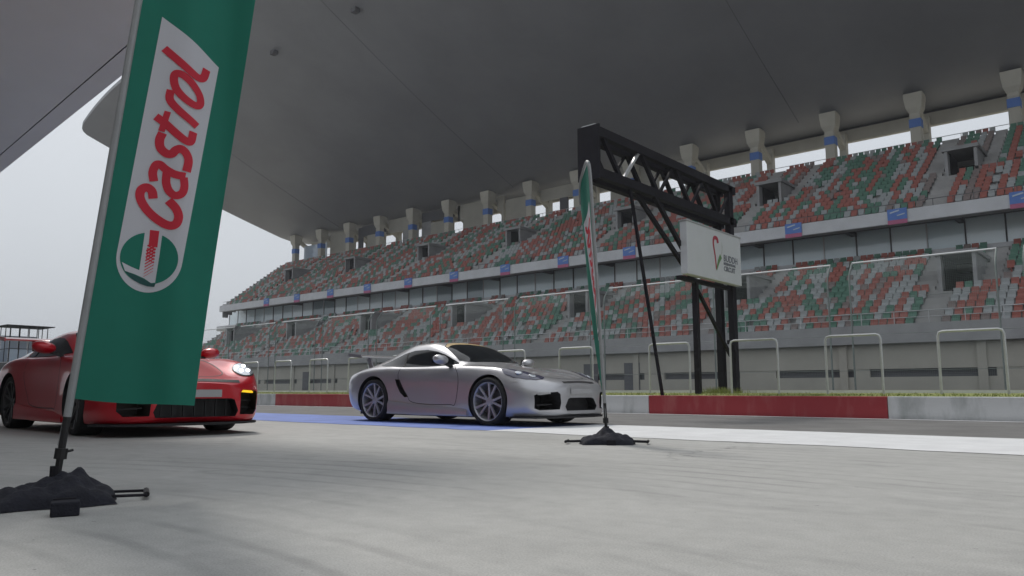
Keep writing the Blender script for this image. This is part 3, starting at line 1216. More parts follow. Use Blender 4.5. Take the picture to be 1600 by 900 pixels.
def hermite(xs, ys, x):
    """Monotone cubic interpolation, xs decreasing or increasing."""
    if xs[0] > xs[-1]:
        xs, ys = xs[::-1], ys[::-1]
    n = len(xs)
    i = 0
    while i < n - 2 and x > xs[i + 1]:
        i += 1
    d = [(ys[k + 1] - ys[k]) / (xs[k + 1] - xs[k]) for k in range(n - 1)]

    def m_(k):
        if k == 0:
            return d[0]
        if k == n - 1:
            return d[-1]
        if d[k - 1] * d[k] <= 0:
            return 0.0
        return 2 * d[k - 1] * d[k] / (d[k - 1] + d[k])
    h = xs[i + 1] - xs[i]
    u = max(0, min(1, (x - xs[i]) / h))
    return ys[i] * (2 * u ** 3 - 3 * u * u + 1) + m_(i) * h * (u ** 3 - 2 * u * u + u) + ys[i + 1] * (3 * u * u - 2 * u ** 3) + m_(i + 1) * h * (u ** 3 - u * u)


CAYMAN = [
    (2.20, [(0, .17), (.22, .17), (.38, .20), (.42, .36), (.42, .48), (.37, .56), (.30, .585), (.22, .592), (.12, .596), (0, .598)]),
    (2.14, [(0, .14), (.45, .14), (.59, .18), (.63, .35), (.62, .49), (.53, .592), (.42, .628), (.32, .637), (.18, .643), (0, .648)]),
    (2.02, [(0, .13), (.60, .13), (.74, .18), (.775, .34), (.755, .49), (.655, .632), (.52, .676), (.40, .686), (.2, .692), (0, .695)]),
    (1.85, [(0, .13), (.70, .13), (.83, .18), (.86, .36), (.842, .53), (.735, .70), (.60, .745), (.45, .737), (.22, .745), (0, .75)]),
    (1.60, [(0, .12), (.74, .12), (.88, .18), (.897, .40), (.885, .60), (.785, .785), (.64, .828), (.48, .803), (.24, .81), (0, .816)]),
    (1.242, [(0, .12), (.76, .12), (.89, .18), (.905, .42), (.90, .69), (.82, .875), (.67, .892), (.50, .872), (.25, .884), (0, .892)]),
    (.88, [(0, .11), (.76, .11), (.875, .17), (.895, .42), (.885, .70), (.825, .887), (.70, .915), (.52, .918), (.26, .935), (0, .942)]),
    (.64, [(0, .11), (.76, .11), (.87, .17), (.885, .42), (.88, .70), (.83, .888), (.72, .925), (.56, .955), (.29, .985), (0, .993)]),
    (.35, [(0, .11), (.76, .11), (.868, .17), (.882, .42), (.878, .70), (.835, .886), (.75, .93), (.655, 1.035), (.42, 1.095), (0, 1.112)]),
    (.05, [(0, .11), (.76, .11), (.866, .17), (.882, .42), (.878, .70), (.84, .884), (.77, .932), (.65, 1.115), (.44, 1.19), (0, 1.21)]),
    (-.30, [(0, .11), (.76, .11), (.866, .17), (.884, .42), (.88, .70), (.843, .884), (.775, .935), (.62, 1.155), (.43, 1.238), (0, 1.26)]),
    (-.65, [(0, .12), (.77, .12), (.872, .18), (.89, .42), (.888, .70), (.855, .888), (.775, .94), (.60, 1.145), (.41, 1.232), (0, 1.255)]),
    (-.95, [(0, .12), (.78, .12), (.885, .18), (.902, .42), (.90, .70), (.868, .896), (.755, .955), (.57, 1.105), (.38, 1.19), (0, 1.212)]),
    (-1.242, [(0, .13), (.79, .13), (.895, .19), (.912, .42), (.908, .70), (.875, .892), (.735, .958), (.54, 1.045), (.36, 1.112), (0, 1.135)]),
    (-1.60, [(0, .15), (.77, .15), (.88, .21), (.905, .42), (.90, .68), (.86, .862), (.71, .925), (.52, .962), (.34, .992), (0, 1.01)]),
    (-1.90, [(0, .19), (.70, .19), (.82, .24), (.865, .42), (.865, .64), (.815, .80), (.69, .873), (.50, .905), (.3, .918), (0, .922)]),
    (-2.08, [(0, .23), (.62, .23), (.75, .28), (.80, .44), (.80, .64), (.75, .775), (.65, .838), (.48, .866), (.28, .874), (0, .878)]),
    (-2.19, [(0, .27), (.50, .27), (.63, .31), (.71, .45), (.71, .62), (.66, .725), (.57, .778), (.42, .795), (.25, .80), (0, .803)]),
    (-2.235, [(0, .30), (.40, .30), (.52, .34), (.59, .46), (.59, .58), (.53, .645), (.43, .672), (.31, .684), (.16, .688), (0, .69)]),
]
NINE11 = [
    (2.27, [(0, .20), (.24, .20), (.42, .23), (.48, .36), (.48, .46), (.44, .53), (.34, .562), (.24, .572), (.12, .578), (0, .58)]),
    (2.20, [(0, .15), (.48, .15), (.62, .19), (.66, .36), (.655, .49), (.60, .585), (.46, .612), (.33, .618), (.18, .622), (0, .625)]),
    (2.07, [(0, .13), (.62, .13), (.77, .18), (.80, .36), (.795, .53), (.73, .66), (.58, .672), (.40, .665), (.2, .665), (0, .668)]),
    (1.88, [(0, .13), (.72, .13), (.86, .18), (.88, .38), (.875, .57), (.81, .765), (.66, .782), (.46, .725), (.22, .722), (0, .726)]),
    (1.62, [(0, .12), (.76, .12), (.90, .18), (.91, .40), (.905, .64), (.83, .848), (.68, .868), (.48, .79), (.24, .79), (0, .796)]),
    (1.23, [(0, .12), (.77, .12), (.905, .18), (.922, .42), (.915, .70), (.84, .895), (.69, .915), (.50, .862), (.25, .872), (0, .88)]),
    (.88, [(0, .11), (.77, .11), (.885, .17), (.905, .42), (.895, .71), (.835, .90), (.71, .925), (.52, .918), (.26, .935), (0, .942)]),
    (.66, [(0, .11), (.77, .11), (.88, .17), (.895, .42), (.888, .71), (.84, .90), (.73, .935), (.57, .965), (.29, .995), (0, 1.003)]),
    (.35, [(0, .11), (.77, .11), (.875, .17), (.89, .42), (.885, .71), (.842, .90), (.76, .945), (.66, 1.07), (.42, 1.135), (0, 1.155)]),
    (.05, [(0, .11), (.77, .11), (.875, .17), (.89, .42), (.885, .71), (.845, .90), (.775, .945), (.645, 1.15), (.44, 1.225), (0, 1.247)]),
    (-.30, [(0, .11), (.77, .11), (.876, .17), (.893, .42), (.888, .71), (.848, .90), (.78, .95), (.62, 1.17), (.43, 1.25), (0, 1.27)]),
    (-.65, [(0, .12), (.78, .12), (.885, .18), (.902, .42), (.898, .71), (.86, .902), (.78, .955), (.60, 1.16), (.41, 1.238), (0, 1.258)]),
    (-.95, [(0, .12), (.79, .12), (.90, .18), (.918, .42), (.914, .71), (.875, .905), (.77, .965), (.58, 1.13), (.39, 1.205), (0, 1.226)]),
    (-1.23, [(0, .13), (.80, .13), (.91, .19), (.928, .42), (.924, .71), (.885, .90), (.76, .965), (.56, 1.085), (.37, 1.15), (0, 1.17)]),
    (-1.62, [(0, .15), (.78, .15), (.90, .21), (.922, .42), (.918, .69), (.87, .872), (.74, .935), (.54, .995), (.35, 1.035), (0, 1.05)]),
    (-1.95, [(0, .19), (.72, .19), (.84, .24), (.885, .42), (.885, .65), (.82, .80), (.71, .868), (.52, .905), (.32, .925), (0, .93)]),
    (-2.13, [(0, .23), (.64, .23), (.77, .28), (.82, .44), (.82, .63), (.76, .755), (.66, .81), (.49, .838), (.28, .85), (0, .853)]),
    (-2.24, [(0, .27), (.52, .27), (.65, .31), (.73, .45), (.73, .60), (.67, .69), (.57, .74), (.42, .757), (.25, .762), (0, .765)]),
    (-2.285, [(0, .30), (.40, .30), (.54, .34), (.61, .46), (.61, .56), (.55, .61), (.44, .64), (.31, .65), (.16, .655), (0, .658)]),
]


def zmap(z):
    """Low shoulders under a full height cabin."""
    if z < 0.45:
        return z
    if z < 0.9:
        return 0.45 + (z - 0.45) * 0.83
    return 0.8235 + (z - 0.9) * (1.265 - 0.8235) / (1.265 - 0.9)


CAYMAN = [(x if x > -1.6 else -1.6 + (x + 1.6) * 0.82, [(y, zmap(z)) for y, z in pts]) for x, pts in CAYMAN]
NINE11 = [(x, [(y, zmap(z) * 0.5 + z * 0.5) for y, z in pts]) for x, pts in NINE11]


def car_surface(table, nx=90, sub=4):
    xs = [s[0] for s in table]
    k = len(table[0][1])
    lo, hi = xs[-1], xs[0]
    st = []
    for i in range(nx + 1):                            # finer towards both ends
        t = i / nx
        st.append(lo + (hi - lo) * (0.5 - 0.5 * math.cos(math.pi * t)) * 0.55 + (hi - lo) * t * 0.45)
    rings = []
    for x in st:
        ctrl = [(hermite(xs, [s[1][j][0] for s in table], x), hermite(xs, [s[1][j][1] for s in table], x)) for j in range(k)]
        half = []
        for j in range((k - 1) * sub + 1):
            t = j / sub
            half.append((crom([c[0] for c in ctrl], t), crom([c[1] for c in ctrl], t)))
        half[0] = (0, half[0][1])
        half[-1] = (0, half[-1][1])
        ring = [(x, max(0, y), z) for y, z in half] + [(x, -max(0, y), z) for y, z in half[-2:0:-1]]
        rings.append(ring)
    b = MB()
    n = len(rings[0])
    for r_ in rings:
        b.v += r_
    for i in range(len(rings) - 1):
        for j in range(n):
            b.f.append((i * n + j, i * n + (j + 1) % n, (i + 1) * n + (j + 1) % n, (i + 1) * n + j))
            b.mi.append(0)
    b.f.append(tuple(range(n)))
    b.f.append(tuple((len(rings) - 1) * n + j for j in range(n)))
    b.mi += [0, 0]
    return b


def watertight(o):
    bm = bmesh.new()
    bm.from_mesh(o.data)
    bmesh.ops.remove_doubles(bm, verts=bm.verts, dist=1e-5)
    bmesh.ops.recalc_face_normals(bm, faces=bm.faces)
    bm.to_mesh(o.data)
    bm.free()
    return o


def boolean_cut(o, cutters):
    for c in cutters:
        c.parent = o.parent
        md = o.modifiers.new('cut', 'BOOLEAN')
        md.operation = 'DIFFERENCE'
        md.object = c
        md.solver = 'EXACT'
        md.material_mode = 'TRANSFER'
    dg = bpy.context.evaluated_depsgraph_get()
    me = bpy.data.meshes.new_from_object(o.evaluated_get(dg))
    o.modifiers.clear()
    o.data = me
    for c in cutters:
        bpy.data.objects.remove(c)
    me.polygons.foreach_set('use_smooth', [True] * len(me.polygons))
    me.set_sharp_from_angle(angle=R(38))
    me.update()


def prism_x(pts, x0, x1):
    b = MB()
    n = len(pts)
    b.v = [(x0, y, z) for y, z in pts] + [(x1, y, z) for y, z in pts]
    b.f = [tuple(range(n)), tuple(range(2 * n - 1, n - 1, -1))] + [(i, (i + 1) % n, n + (i + 1) % n, n + i) for i in range(n)]
    b.mi = [0] * len(b.f)
    return b.build('cutter', M_BLACK)


def prism_y(pts, y0, y1):
    b = MB()
    n = len(pts)
    b.v = [(x, y0, z) for x, z in pts] + [(x, y1, z) for x, z in pts]
    b.f = [tuple(range(n)), tuple(range(2 * n - 1, n - 1, -1))] + [(i, (i + 1) % n, n + (i + 1) % n, n + i) for i in range(n)]
    b.mi = [0] * len(b.f)
    return b.build('cutter', M_BLACK)


def wheel(parent, loc, side, rim_mat, turn=0.0):
    e = empty('wheel', loc, turn, parent)
    s = side                                           # +1 left, -1 right: outer face along s*y
    P = [(0.262, -.122), (0.276, -.133), (0.303, -.141), (0.326, -.130), (0.335, -.10), (0.336, 0), (0.335, .10), (0.326, .130), (0.303, .141), (0.276, .133), (0.262, .122)]
    MB().lathe_y(P, 48).build('tyre', M_TYRE, e, smooth=True, angle=50)
    b = MB()
    b.lathe_y([(0.268, s * .118), (0.274, s * .127), (0.266, s * .131), (0.254, s * .118), (0.246, s * .06), (0.240, -s * .11), (0.262, -s * .115)], 48)
    b.lathe_y([(0.0, s * .098), (0.03, s * .100), (0.062, s * .092), (0.07, s * .06), (0.0, s * .055)], 20)
    for k in range(5):
        for off in (-0.17, 0.17):
            a0 = 2 * math.pi * k / 5 + off * 0.55
            a1 = 2 * math.pi * k / 5 + off * 1.55
            p0 = Vector((math.cos(a0) * 0.05, s * 0.082, math.sin(a0) * 0.05))
            p1 = Vector((math.cos(a1) * 0.256, s * 0.108, math.sin(a1) * 0.256))
            b.bar(p0, p1, 0.030, 0.026, upv=(0, 1, 0))
    b.build('rim', rim_mat, e, smooth=True, angle=30)
    d = MB()
    d.lathe_y([(0.06, s * .03), (0.185, s * .03), (0.185, s * .0), (0.06, s * .0)], 32)
    d.lathe_y([(0.0, -s * .06), (0.225, -s * .06), (0.225, -s * .08), (0.0, -s * .08)], 32, closed=False)
    d.build('brake_disc', M_RIMD, e, smooth=True)
    cb = MB()
    for k in range(7):
        a = R(-35 + 10 * k)
        a2 = R(-25 + 10 * k)
        if k < 6:
            cb.bar((math.cos(a) * .165, s * .035, math.sin(a) * .165), (math.cos(a2) * .165, s * .035, math.sin(a2) * .165), .075, .05, upv=(0, 1, 0))
    cb.build('brake_caliper', M_RIMD if rim_mat is M_RIM else M_RED, e)
    return e


def make_car(name, table, paint, rimm, wb, loc, rz, kind, steer=0.0):
    car = empty(name, loc, rz)
    xf, xr = wb / 2, -wb / 2
    body = car_surface(table).build('body', paint, car, smooth=True, angle=80)
    tree_src = body.data.copy()
    bvh = BVHTree.FromPolygons([v.co.copy() for v in tree_src.vertices], [tuple(p.vertices) for p in tree_src.polygons])
    ZF = Vector((0, 0, 1))

    def hit(o, d):
        h = bvh.ray_cast(Vector(o), Vector(d))
        if h[0] is None:
            q = bvh.find_nearest(Vector(o) + Vector(d) * 1.0)
            return q[0], q[1]
        return h[0], h[1]

    def patch(nm, poly, axis, mt, parent=car, off=0.004, grid=0.04, sgn=1):
        """Lay a 2-D outline on the body: axis 'y' = (x, z) seen from the side, 'x' = (y, z) from the front, 'z' = (x, y) from above."""
        vs = [Vector((p[0], zq(p[1]))) for p in poly] if axis != 'z' else [Vector(p) for p in poly]
        dense = []
        n = len(vs)
        for i in range(n):
            a, c = vs[i], vs[(i + 1) % n]
            k = max(1, int((c - a).length / grid))
            dense += [a + (c - a) * s / k for s in range(k)]
        m_ = len(dense)
        x0, x1 = min(p.x for p in dense), max(p.x for p in dense)
        y0, y1 = min(p.y for p in dense), max(p.y for p in dense)
        inner = []
        xx = x0 + grid / 2
        while xx < x1:
            yy = y0 + grid / 2
            while yy < y1:
                inner.append(Vector((xx, yy)))
                yy += grid
            xx += grid
        out = geometry.delaunay_2d_cdt(dense + inner, [(i, (i + 1) % m_) for i in range(m_)], [list(range(m_))], 1, 1e-6)
        b = MB()
        for p in out[0]:
            if axis == 'y':
                loc_, nn = hit((p.x, sgn * 2.0, p.y), (0, -sgn, 0))
            elif axis == 'x':
                loc_, nn = hit((sgn * 4.0, p.x, p.y), (-sgn, 0, 0))
            else:
                loc_, nn = hit((p.x, p.y, 3.0), (0, 0, -1))
            b.v.append(tuple(loc_ + nn * off))
        b.f = [tuple(f) for f in out[2]]
        b.mi = [0] * len(b.f)
        o = b.build(nm, mt, parent, smooth=True, angle=180)
        return o

    def line(nm, pts, axis, wd=0.008, mt=M_BLACK, sgn=1, parent=car, off=0.003):
        L_, R_ = stroke_outline(pts, wd, 6)
        poly = [(p.x, p.y) for p in L_] + [(p.x, p.y) for p in reversed(R_)]
        return patch(nm, poly, axis, mt, parent, off, 0.05, sgn)

    cut = []
    for x in (xf, xr):
        rr = 0.372 if x > 0 else 0.378
        for s in (1, -1):
            b = MB().lathe_y([(0, s * 0.50), (rr, s * 0.50), (rr, s * 1.2), (0, s * 1.2)], 44, closed=False)
            b.v = [(p[0] + x, p[1], p[2] + 0.34) for p in b.v]
            cut.append(watertight(b.build('cutter', M_BLACK)))
    zq = zmap if kind == 'cayman' else (lambda z: zmap(z) * 0.5 + z * 0.5)
    mir = lambda pts: [(-y, z) for y, z in pts]
    if kind == 'cayman':
        sidein = [(.47, .235), (.45, .32), (.465, .44), (.51, .475), (.745, .455), (.79, .42), (.785, .25), (.74, .225)]
        cen = [(-.33, .215), (-.37, .27), (-.30, .375), (-.25, .39), (.25, .39), (.30, .375), (.37, .27), (.33, .215)]
        cut += [prism_x(sidein, 1.84, 2.5), prism_x(mir(sidein), 1.84, 2.5), prism_x(cen, 2.06, 2.5)]
        sin = [(-.50, .715), (-.57, .715), (-.72, .43), (-.66, .39), (-.62, .41)]
        sin = [(-.72, .705), (-.62, .70), (-.50, .50), (-.42, .39), (-.50, .385), (-.60, .46), (-.68, .60)]
        cut += [prism_y(sin, 0.83, 1.2), prism_y(sin, -0.83, -1.2)]
    else:
        sidein = [(.50, .22), (.49, .46), (.53, .50), (.74, .49), (.78, .46), (.775, .27), (.72, .215)]
        cen = [(-.44, .20), (-.47, .26), (-.42, .385), (-.38, .40), (.38, .40), (.42, .385), (.47, .26), (.44, .20)]
        cut += [prism_x(sidein, 1.92, 2.5), prism_x(mir(sidein), 1.92, 2.5), prism_x(cen, 2.12, 2.5)]
    watertight(body)
    for c in cut[4:]:
        for v in c.data.vertices:
            v.co.z = zq(v.co.z)
    boolean_cut(body, cut)

    # glass
    if kind == 'cayman':
        side = [(.52, .945), (.36, 1.005), (.18, 1.065), (0, 1.108), (-.25, 1.138), (-.55, 1.135), (-.80, 1.095), (-1.0, 1.035), (-1.16, .975), (-1.22, .95), (-1.10, .94), (-.6, .925), (-.1, .922), (.3, .928)]
        ws = [(.70, 0), (.685, .28), (.63, .48), (.55, .60), (.46, .665), (.25, .605), (.03, .545), (-.06, .42), (-.10, .22), (-.11, 0)]
        rw = [(-.80, 0), (-.80, .25), (-.88, .36), (-1.35, .30), (-1.62, .26), (-1.66, 0)]
        strip = [(.02, .0), (.025, .25), (.055, .43), (.10, .55), (.04, .54), (-.052, .415), (-.092, .22), (-.102, 0)]
    else:
        side = [(.52, .955), (.36, 1.03), (.18, 1.095), (0, 1.135), (-.25, 1.155), (-.55, 1.15), (-.85, 1.115), (-1.1, 1.05), (-1.27, .985), (-1.12, .955), (-.6, .94), (-.1, .935), (.3, .94)]
        ws = [(.74, 0), (.725, .28), (.67, .48), (.58, .60), (.48, .67), (.25, .61), (.03, .55), (-.05, .42), (-.09, .22), (-.10, 0)]
        rw = [(-.78, 0), (-.78, .30), (-.86, .42), (-1.35, .36), (-1.55, .30), (-1.6, 0)]
    both = lambda pts: pts + [(x, -y) for x, y in reversed(pts[1:-1])]
    patch('windscreen', both(ws), 'z', M_CGLASS, off=0.005)
    if kind == 'cayman':
        patch('sun_strip', both(strip), 'z', M_STRIP, off=0.008)
    patch('rear_window', both(rw), 'z', M_CGLASS, off=0.005)
    for s in (1, -1):
        wn = patch('side_window', side, 'y', M_CGLASS, off=0.005, sgn=s)
        line('window_pillar', [(-.62, .93), (-.70, 1.11)], 'y', 0.035, M_BLACK, s, wn, 0.008)
        # door: shut lines, handle
        dl = line('door_seam', [(.50, .93), (.62, .80), (.66, .60), (.60, .30), (.48, .285), (0, .285), (-.34, .32), (-.44, .42), (-.60, .62), (-.66, .78), (-.64, .91)], 'y', 0.009, M_BLACK, s)
        h = patch('door_handle', [(-.40, .745), (-.40, .775), (-.60, .785), (-.62, .77), (-.60, .748)], 'y', paint, off=0.022, sgn=s)
    # bonnet and lid seams
    if kind == 'cayman':
        bon = [(.80, .60), (1.2, .56), (1.6, .50), (1.92, .40), (2.02, .25), (2.05, 0)]
    else:
        bon = [(.84, .60), (1.2, .56), (1.6, .50), (1.95, .42), (2.08, .26), (2.11, 0)]
    fullb = bon + [(x, -y) for x, y in reversed(bon[:-1])]
    line('bonnet_seam', fullb, 'z', 0.012, M_BLACK)
    line('lid_seam', both([(-1.7, 0), (-1.72, .4), (-1.9, .48), (-2.0, .45), (-2.05, 0)]), 'z', 0.01, M_BLACK)
    # bumper fittings
    if kind == 'cayman':
        for s in (1, -1):
            hl = [(1.96, .52), (1.99, .60), (1.95, .69), (1.84, .765), (1.66, .825), (1.50, .835), (1.42, .80), (1.50, .72), (1.68, .615), (1.84, .54)]
            o = patch('headlight', [(x, s * y) for x, y in hl], 'z', M_LAMP, off=0.007)
            for q, (x, y) in enumerate(((1.86, .655), (1.68, .735))):
                loc_, nn = hit((x, s * y, 3), (0, 0, -1))
                e2 = MB().lathe_y([(0.0, .0), (.055, .0), (.055, .012), (.04, .02), (0, .022)], 16, closed=False)
                rot = nn.to_track_quat('Y', 'Z').to_matrix()
                e2.v = [tuple(rot @ Vector(v) + loc_ + nn * 0.0) for v in e2.v]
                e2.build('lamp_lens', M_LAMPG, o)
            dr = MB().bar((2.06 - 0.02, s * .50, .452), (1.98, s * .69, .437), 0.03, 0.022)
            dr.build('running_light', M_WHITE, car)
            line('side_repeater', [(1.64, .64), (1.74, .635)], 'y', 0.018, M_PLATE, s, off=0.006)
            # blade across each corner intake
            MB().bar((2.04, s * .47, .30), (1.97, s * .72, .29), 0.03, 0.018).build('intake_blade', M_BLACK, car)
        patch('number_plate', [(-.25, .44), (.25, .44), (.25, .53), (-.25, .53)], 'x', M_PLATE, off=0.012)
        line('nose_vent', [(-.36, .625), (0, .638), (.36, .625)], 'x', 0.03, M_BLACK)
    else:
        for s in (1, -1):
            pts = []
            for k in range(22):
                a = 2 * math.pi * k / 22
                pts.append((1.915 + .155 * math.cos(a), s * (.685 + .115 * math.sin(a) - .035 * math.cos(a))))
            o = patch('headlight', pts, 'z', M_LAMPG, off=0.012, grid=0.03)
            rimp = [(1.915 + (p[0] - 1.915) * 1.10, s * .685 + (p[1] - s * .685) * 1.10) for p in pts]
            patch('lamp_bezel', rimp, 'z', M_BLACK, parent=o, off=0.006, grid=0.03)
            for q, (x, y) in enumerate(((1.97, .64), (1.97, .72), (1.86, .64), (1.86, .72))):
                loc_, nn = hit((x, s * y, 3), (0, 0, -1))
                e2 = MB().lathe_y([(0.0, .012), (.024, .012), (.022, .024), (0, .03)], 12, closed=False)
                rot = nn.to_track_quat('Y', 'Z').to_matrix()
                e2.v = [tuple(rot @ Vector(v) + loc_) for v in e2.v]
                e2.build('led', M_LED, o)
            MB().bar((2.14, s * .51, .487), (2.03, s * .755, .472), 0.03, 0.026).build('indicator', M_AMBER, car)
            for zz in (.30, .38):
                MB().bar((2.08, s * .51, zz), (2.0, s * .75, zz - .01), 0.02, 0.016).build('intake_blade', M_BLACK, car)
        patch('number_plate', [(-.26, .415), (.26, .415), (.26, .50), (-.26, .50)], 'x', M_PLATE, off=0.014)
        line('nose_vent', [(-.50, .600), (0, .612), (.50, .600)], 'x', 0.035, M_BLACK)
        for k in range(-3, 4):
            MB().bar((2.185, k * .12, .21), (2.185, k * .12, .395), 0.012, 0.02).build('grille_bar', M_BLACK, car)
    # splitter follows the bumper plan
    x_t = table[0][0]
    plan = [(x_t + .03, 0), (x_t + .02, .30), (x_t - .05, .58), (x_t - .17, .77), (x_t - .34, .88), (x_t - .52, .92), (x_t - .52, .70), (x_t - .3, .5), (x_t - .2, 0)]
    full = plan + [(x, -y) for x, y in reversed(plan[1:-1])]
    b = MB()
    n = len(full)
    b.v = [(x, y, .115) for x, y in full] + [(x, y, .14) for x, y in full]
    b.f = [(i, (i + 1) % n, n + (i + 1) % n, n + i) for i in range(n)]
    h_ = len(plan)
    for z0 in (0, n):
        for i in range(h_ // 2):
            b.f.append((z0 + i, z0 + i + 1, z0 + h_ - 2 - i, z0 + h_ - 1 - i))
            if i == 0 or True:
                k1 = (n - i) % n
                k2 = n - i - 1
                b.f.append((z0 + k1, z0 + k2, z0 + h_ + i, z0 + h_ - 1 + i))
    b.mi = [0] * len(b.f)
    b.build('splitter', M_BLACK, car)
    for s in (1, -1):                                  # side skirts
        b = MB()
        for x, yo, zt in ((xf - .40, .895, .235), (.3, .915, .255), (-.3, .925, .285), (xr + .40, .935, .33)):
            b.v += [(x, s * .80, .13), (x, s * yo, .135), (x, s * (yo + .004), zt - .05), (x, s * (yo - .014), zt), (x, s * .80, zt)]
        for i in range(3):
            for j in range(5):
                b.f.append((i * 5 + j, i * 5 + (j + 1) % 5, (i + 1) * 5 + (j + 1) % 5, (i + 1) * 5 + j))
        b.f += [tuple(range(5)), tuple(range(15, 20))]
        b.mi = [0] * len(b.f)
        b.build('side_skirt', paint, car, smooth=True, angle=30)
    # underbody
    MB().box(-1.9, 1.9, -.62, .62, .105, .16).build('underbody', M_BLACK, car)
    # mirrors
    ZM = 0.935 if kind == 'cayman' else 0.985
    for s in (1, -1):
        b = MB()
        segs, rings_ = 16, 9
        for i in range(rings_ + 1):
            ph = math.pi * i / rings_
            for j in range(segs):
                a = 2 * math.pi * j / segs
                yy = math.cos(ph)
                rr = math.sin(ph) ** 0.75
                b.v.append((0.40 + 0.085 * rr * math.cos(a) * (1.25 if math.cos(a) > 0 else 0.8), s * (1.0 + 0.125 * yy), ZM + 0.072 * rr * math.sin(a) + 0.012 * yy))
        for i in range(rings_):
            for j in range(segs):
                b.f.append((i * segs + j, i * segs + (j + 1) % segs, (i + 1) * segs + (j + 1) % segs, (i + 1) * segs + j))
                b.mi.append(0)
        mo = b.build('mirror', paint, car, smooth=True, angle=60)
        MB().bar((.40, s * .94, ZM - .045), (.44, s * .80, ZM - .10), .07, .035).build('mirror_stalk', M_BLACK, mo)
        MB().box(.322, .327, s * 1.0 - .09, s * 1.0 + .09, ZM - .05, ZM + .05).build('mirror_glass', M_CGLASS, mo)
    # wing
    def wing(zw, x0, x1, half, up0, upx):
        b = MB()
        prof_ = [(x0, zw), (x0 + .02, zw + .018), (x0 + .12, zw + .030), (x1 - .03, zw + .052), (x1, zw + .058), (x1 - .02, zw + .040), (x0 + .14, zw - .002), (x0 + .03, zw - .008)]
        prof_ = [(x0 * 2 - p[0] + (x1 - x0) * 0, p[1]) for p in prof_]
        n = len(prof_)
        ys = [-half, -half * .6, 0, half * .6, half]
        for y in ys:
            for x, z in prof_:
                b.v.append((x, y, z))
        for i in range(len(ys) - 1):
            for j in range(n):
                b.f.append((i * n + j, i * n + (j + 1) % n, (i + 1) * n + (j + 1) % n, (i + 1) * n + j))
        b.f += [tuple(range(n)), tuple((len(ys) - 1) * n + j for j in range(n))]
        b.mi = [0] * len(b.f)
        wo_ = b.build('rear_wing', paint, car, smooth=True, angle=40)
        for s in (1, -1):
            e = MB()
            xe = x0 - (x1 - x0)
            e.v = [(x0 + .03, s * half, zw - .02), (xe - .01, s * half, zw + .02), (xe - .02, s * half, zw + .075), (x0 + .02, s * half, zw + .035)]
            e.v += [(x, y + s * .014, z) for x, y, z in e.v]
            e.f = [(0, 1, 2, 3), (4, 5, 6, 7), (0, 1, 5, 4), (1, 2, 6, 5), (2, 3, 7, 6), (3, 0, 4, 7)]
            e.mi = [0] * 6
            e.build('end_plate', paint, wo_)
            MB().bar((x0 - .12, s * .42, zw), (upx, s * .42, up0), .09, .02, upv=(0, 1, 0)).build('wing_upright', paint, wo_)
    if kind == 'cayman':
        wing(1.045, -1.84, -1.52, .68, .83, -1.86)
        # ducktail lip
        MB().bar((-1.97, -.58, .815), (-1.97, .58, .815), .05, .03).build('tail_lip', paint, car)
    else:
        wing(1.19, -2.02, -1.70, .80, .84, -1.98)
    # rear lamps and diffuser
    for s in (1, -1):
        patch('tail_light', [(s * .42, .63), (s * .66, .60), (s * .70, .66), (s * .62, .73), (s * .44, .715)], 'x', M_TAIL, off=0.006, sgn=-1)
    patch('rear_valance', [(-.52, .32), (.52, .32), (.56, .42), (-.56, .42)], 'x', M_BLACK, off=0.006, sgn=-1)
    for s in (1, -1):
        MB().tube([(xr * 1.5, s * .1, .33), (table[-1][0] - .04, s * .1, .33)], .045, 12).build('exhaust', M_RIMD, car, smooth=True)
    # wheels
    for x in (xf, xr):
        for s in (1, -1):
            ty = .765 if x > 0 else .765
            wheel(car, (x, s * ty, .336), s, rimm, steer if x > 0 else 0)
    return car


silver = make_car('sports_car', CAYMAN, M_SILVER, M_RIM, 2.484, (-8.55, 8.82, 0), R(0), 'cayman')
tag(silver, 'silver two door sports car with rear wing driving along the pit lane', 'car')
redc = make_car('sports_car', NINE11, M_RED, M_RIMD, 2.457, (-10.35, 4.22, 0), R(-2), 'nine', steer=R(-6))
tag(redc, 'red sports car with lit headlights and wing, half hidden behind the large flag', 'car')

# ------------------------------------------------------------------ flags
FB = Vector((-3.70, 1.27, 0))                          # foot of the near flag
fn = Vector((FB.x, FB.y, 0)).normalized()
fu = fn.cross(Vector((0, 0, 1)))


def px_plane(x, y):
    """Point of a 1600 x 900 picture read on the upright plane of the near flag: the print was measured this way."""
    d = fw + rt * ((x - 800) / F_PX) - cu * ((y - 450) / F_PX)
    t = (FB.dot(fn)) / d.dot(fn)
    P = Vector((0, 0, CAM_H)) + d * t
    return (P - FB).dot(fu), P.z


LEAN = math.atan(0.0845)
ca, sa = math.cos(LEAN), math.sin(LEAN)


def st(x, y):
    """Picture point -> (across, along) in the flag's own frame, pole foot at the origin."""
    a, z = px_plane(x, y)
    return Vector((a * ca - z * sa, a * sa + z * ca))


def crop(x, y):
    return st(180 + x / 3.052, 85 + y / 3.052)


FLAG_W, FLAG_B = 0.505, 0.45


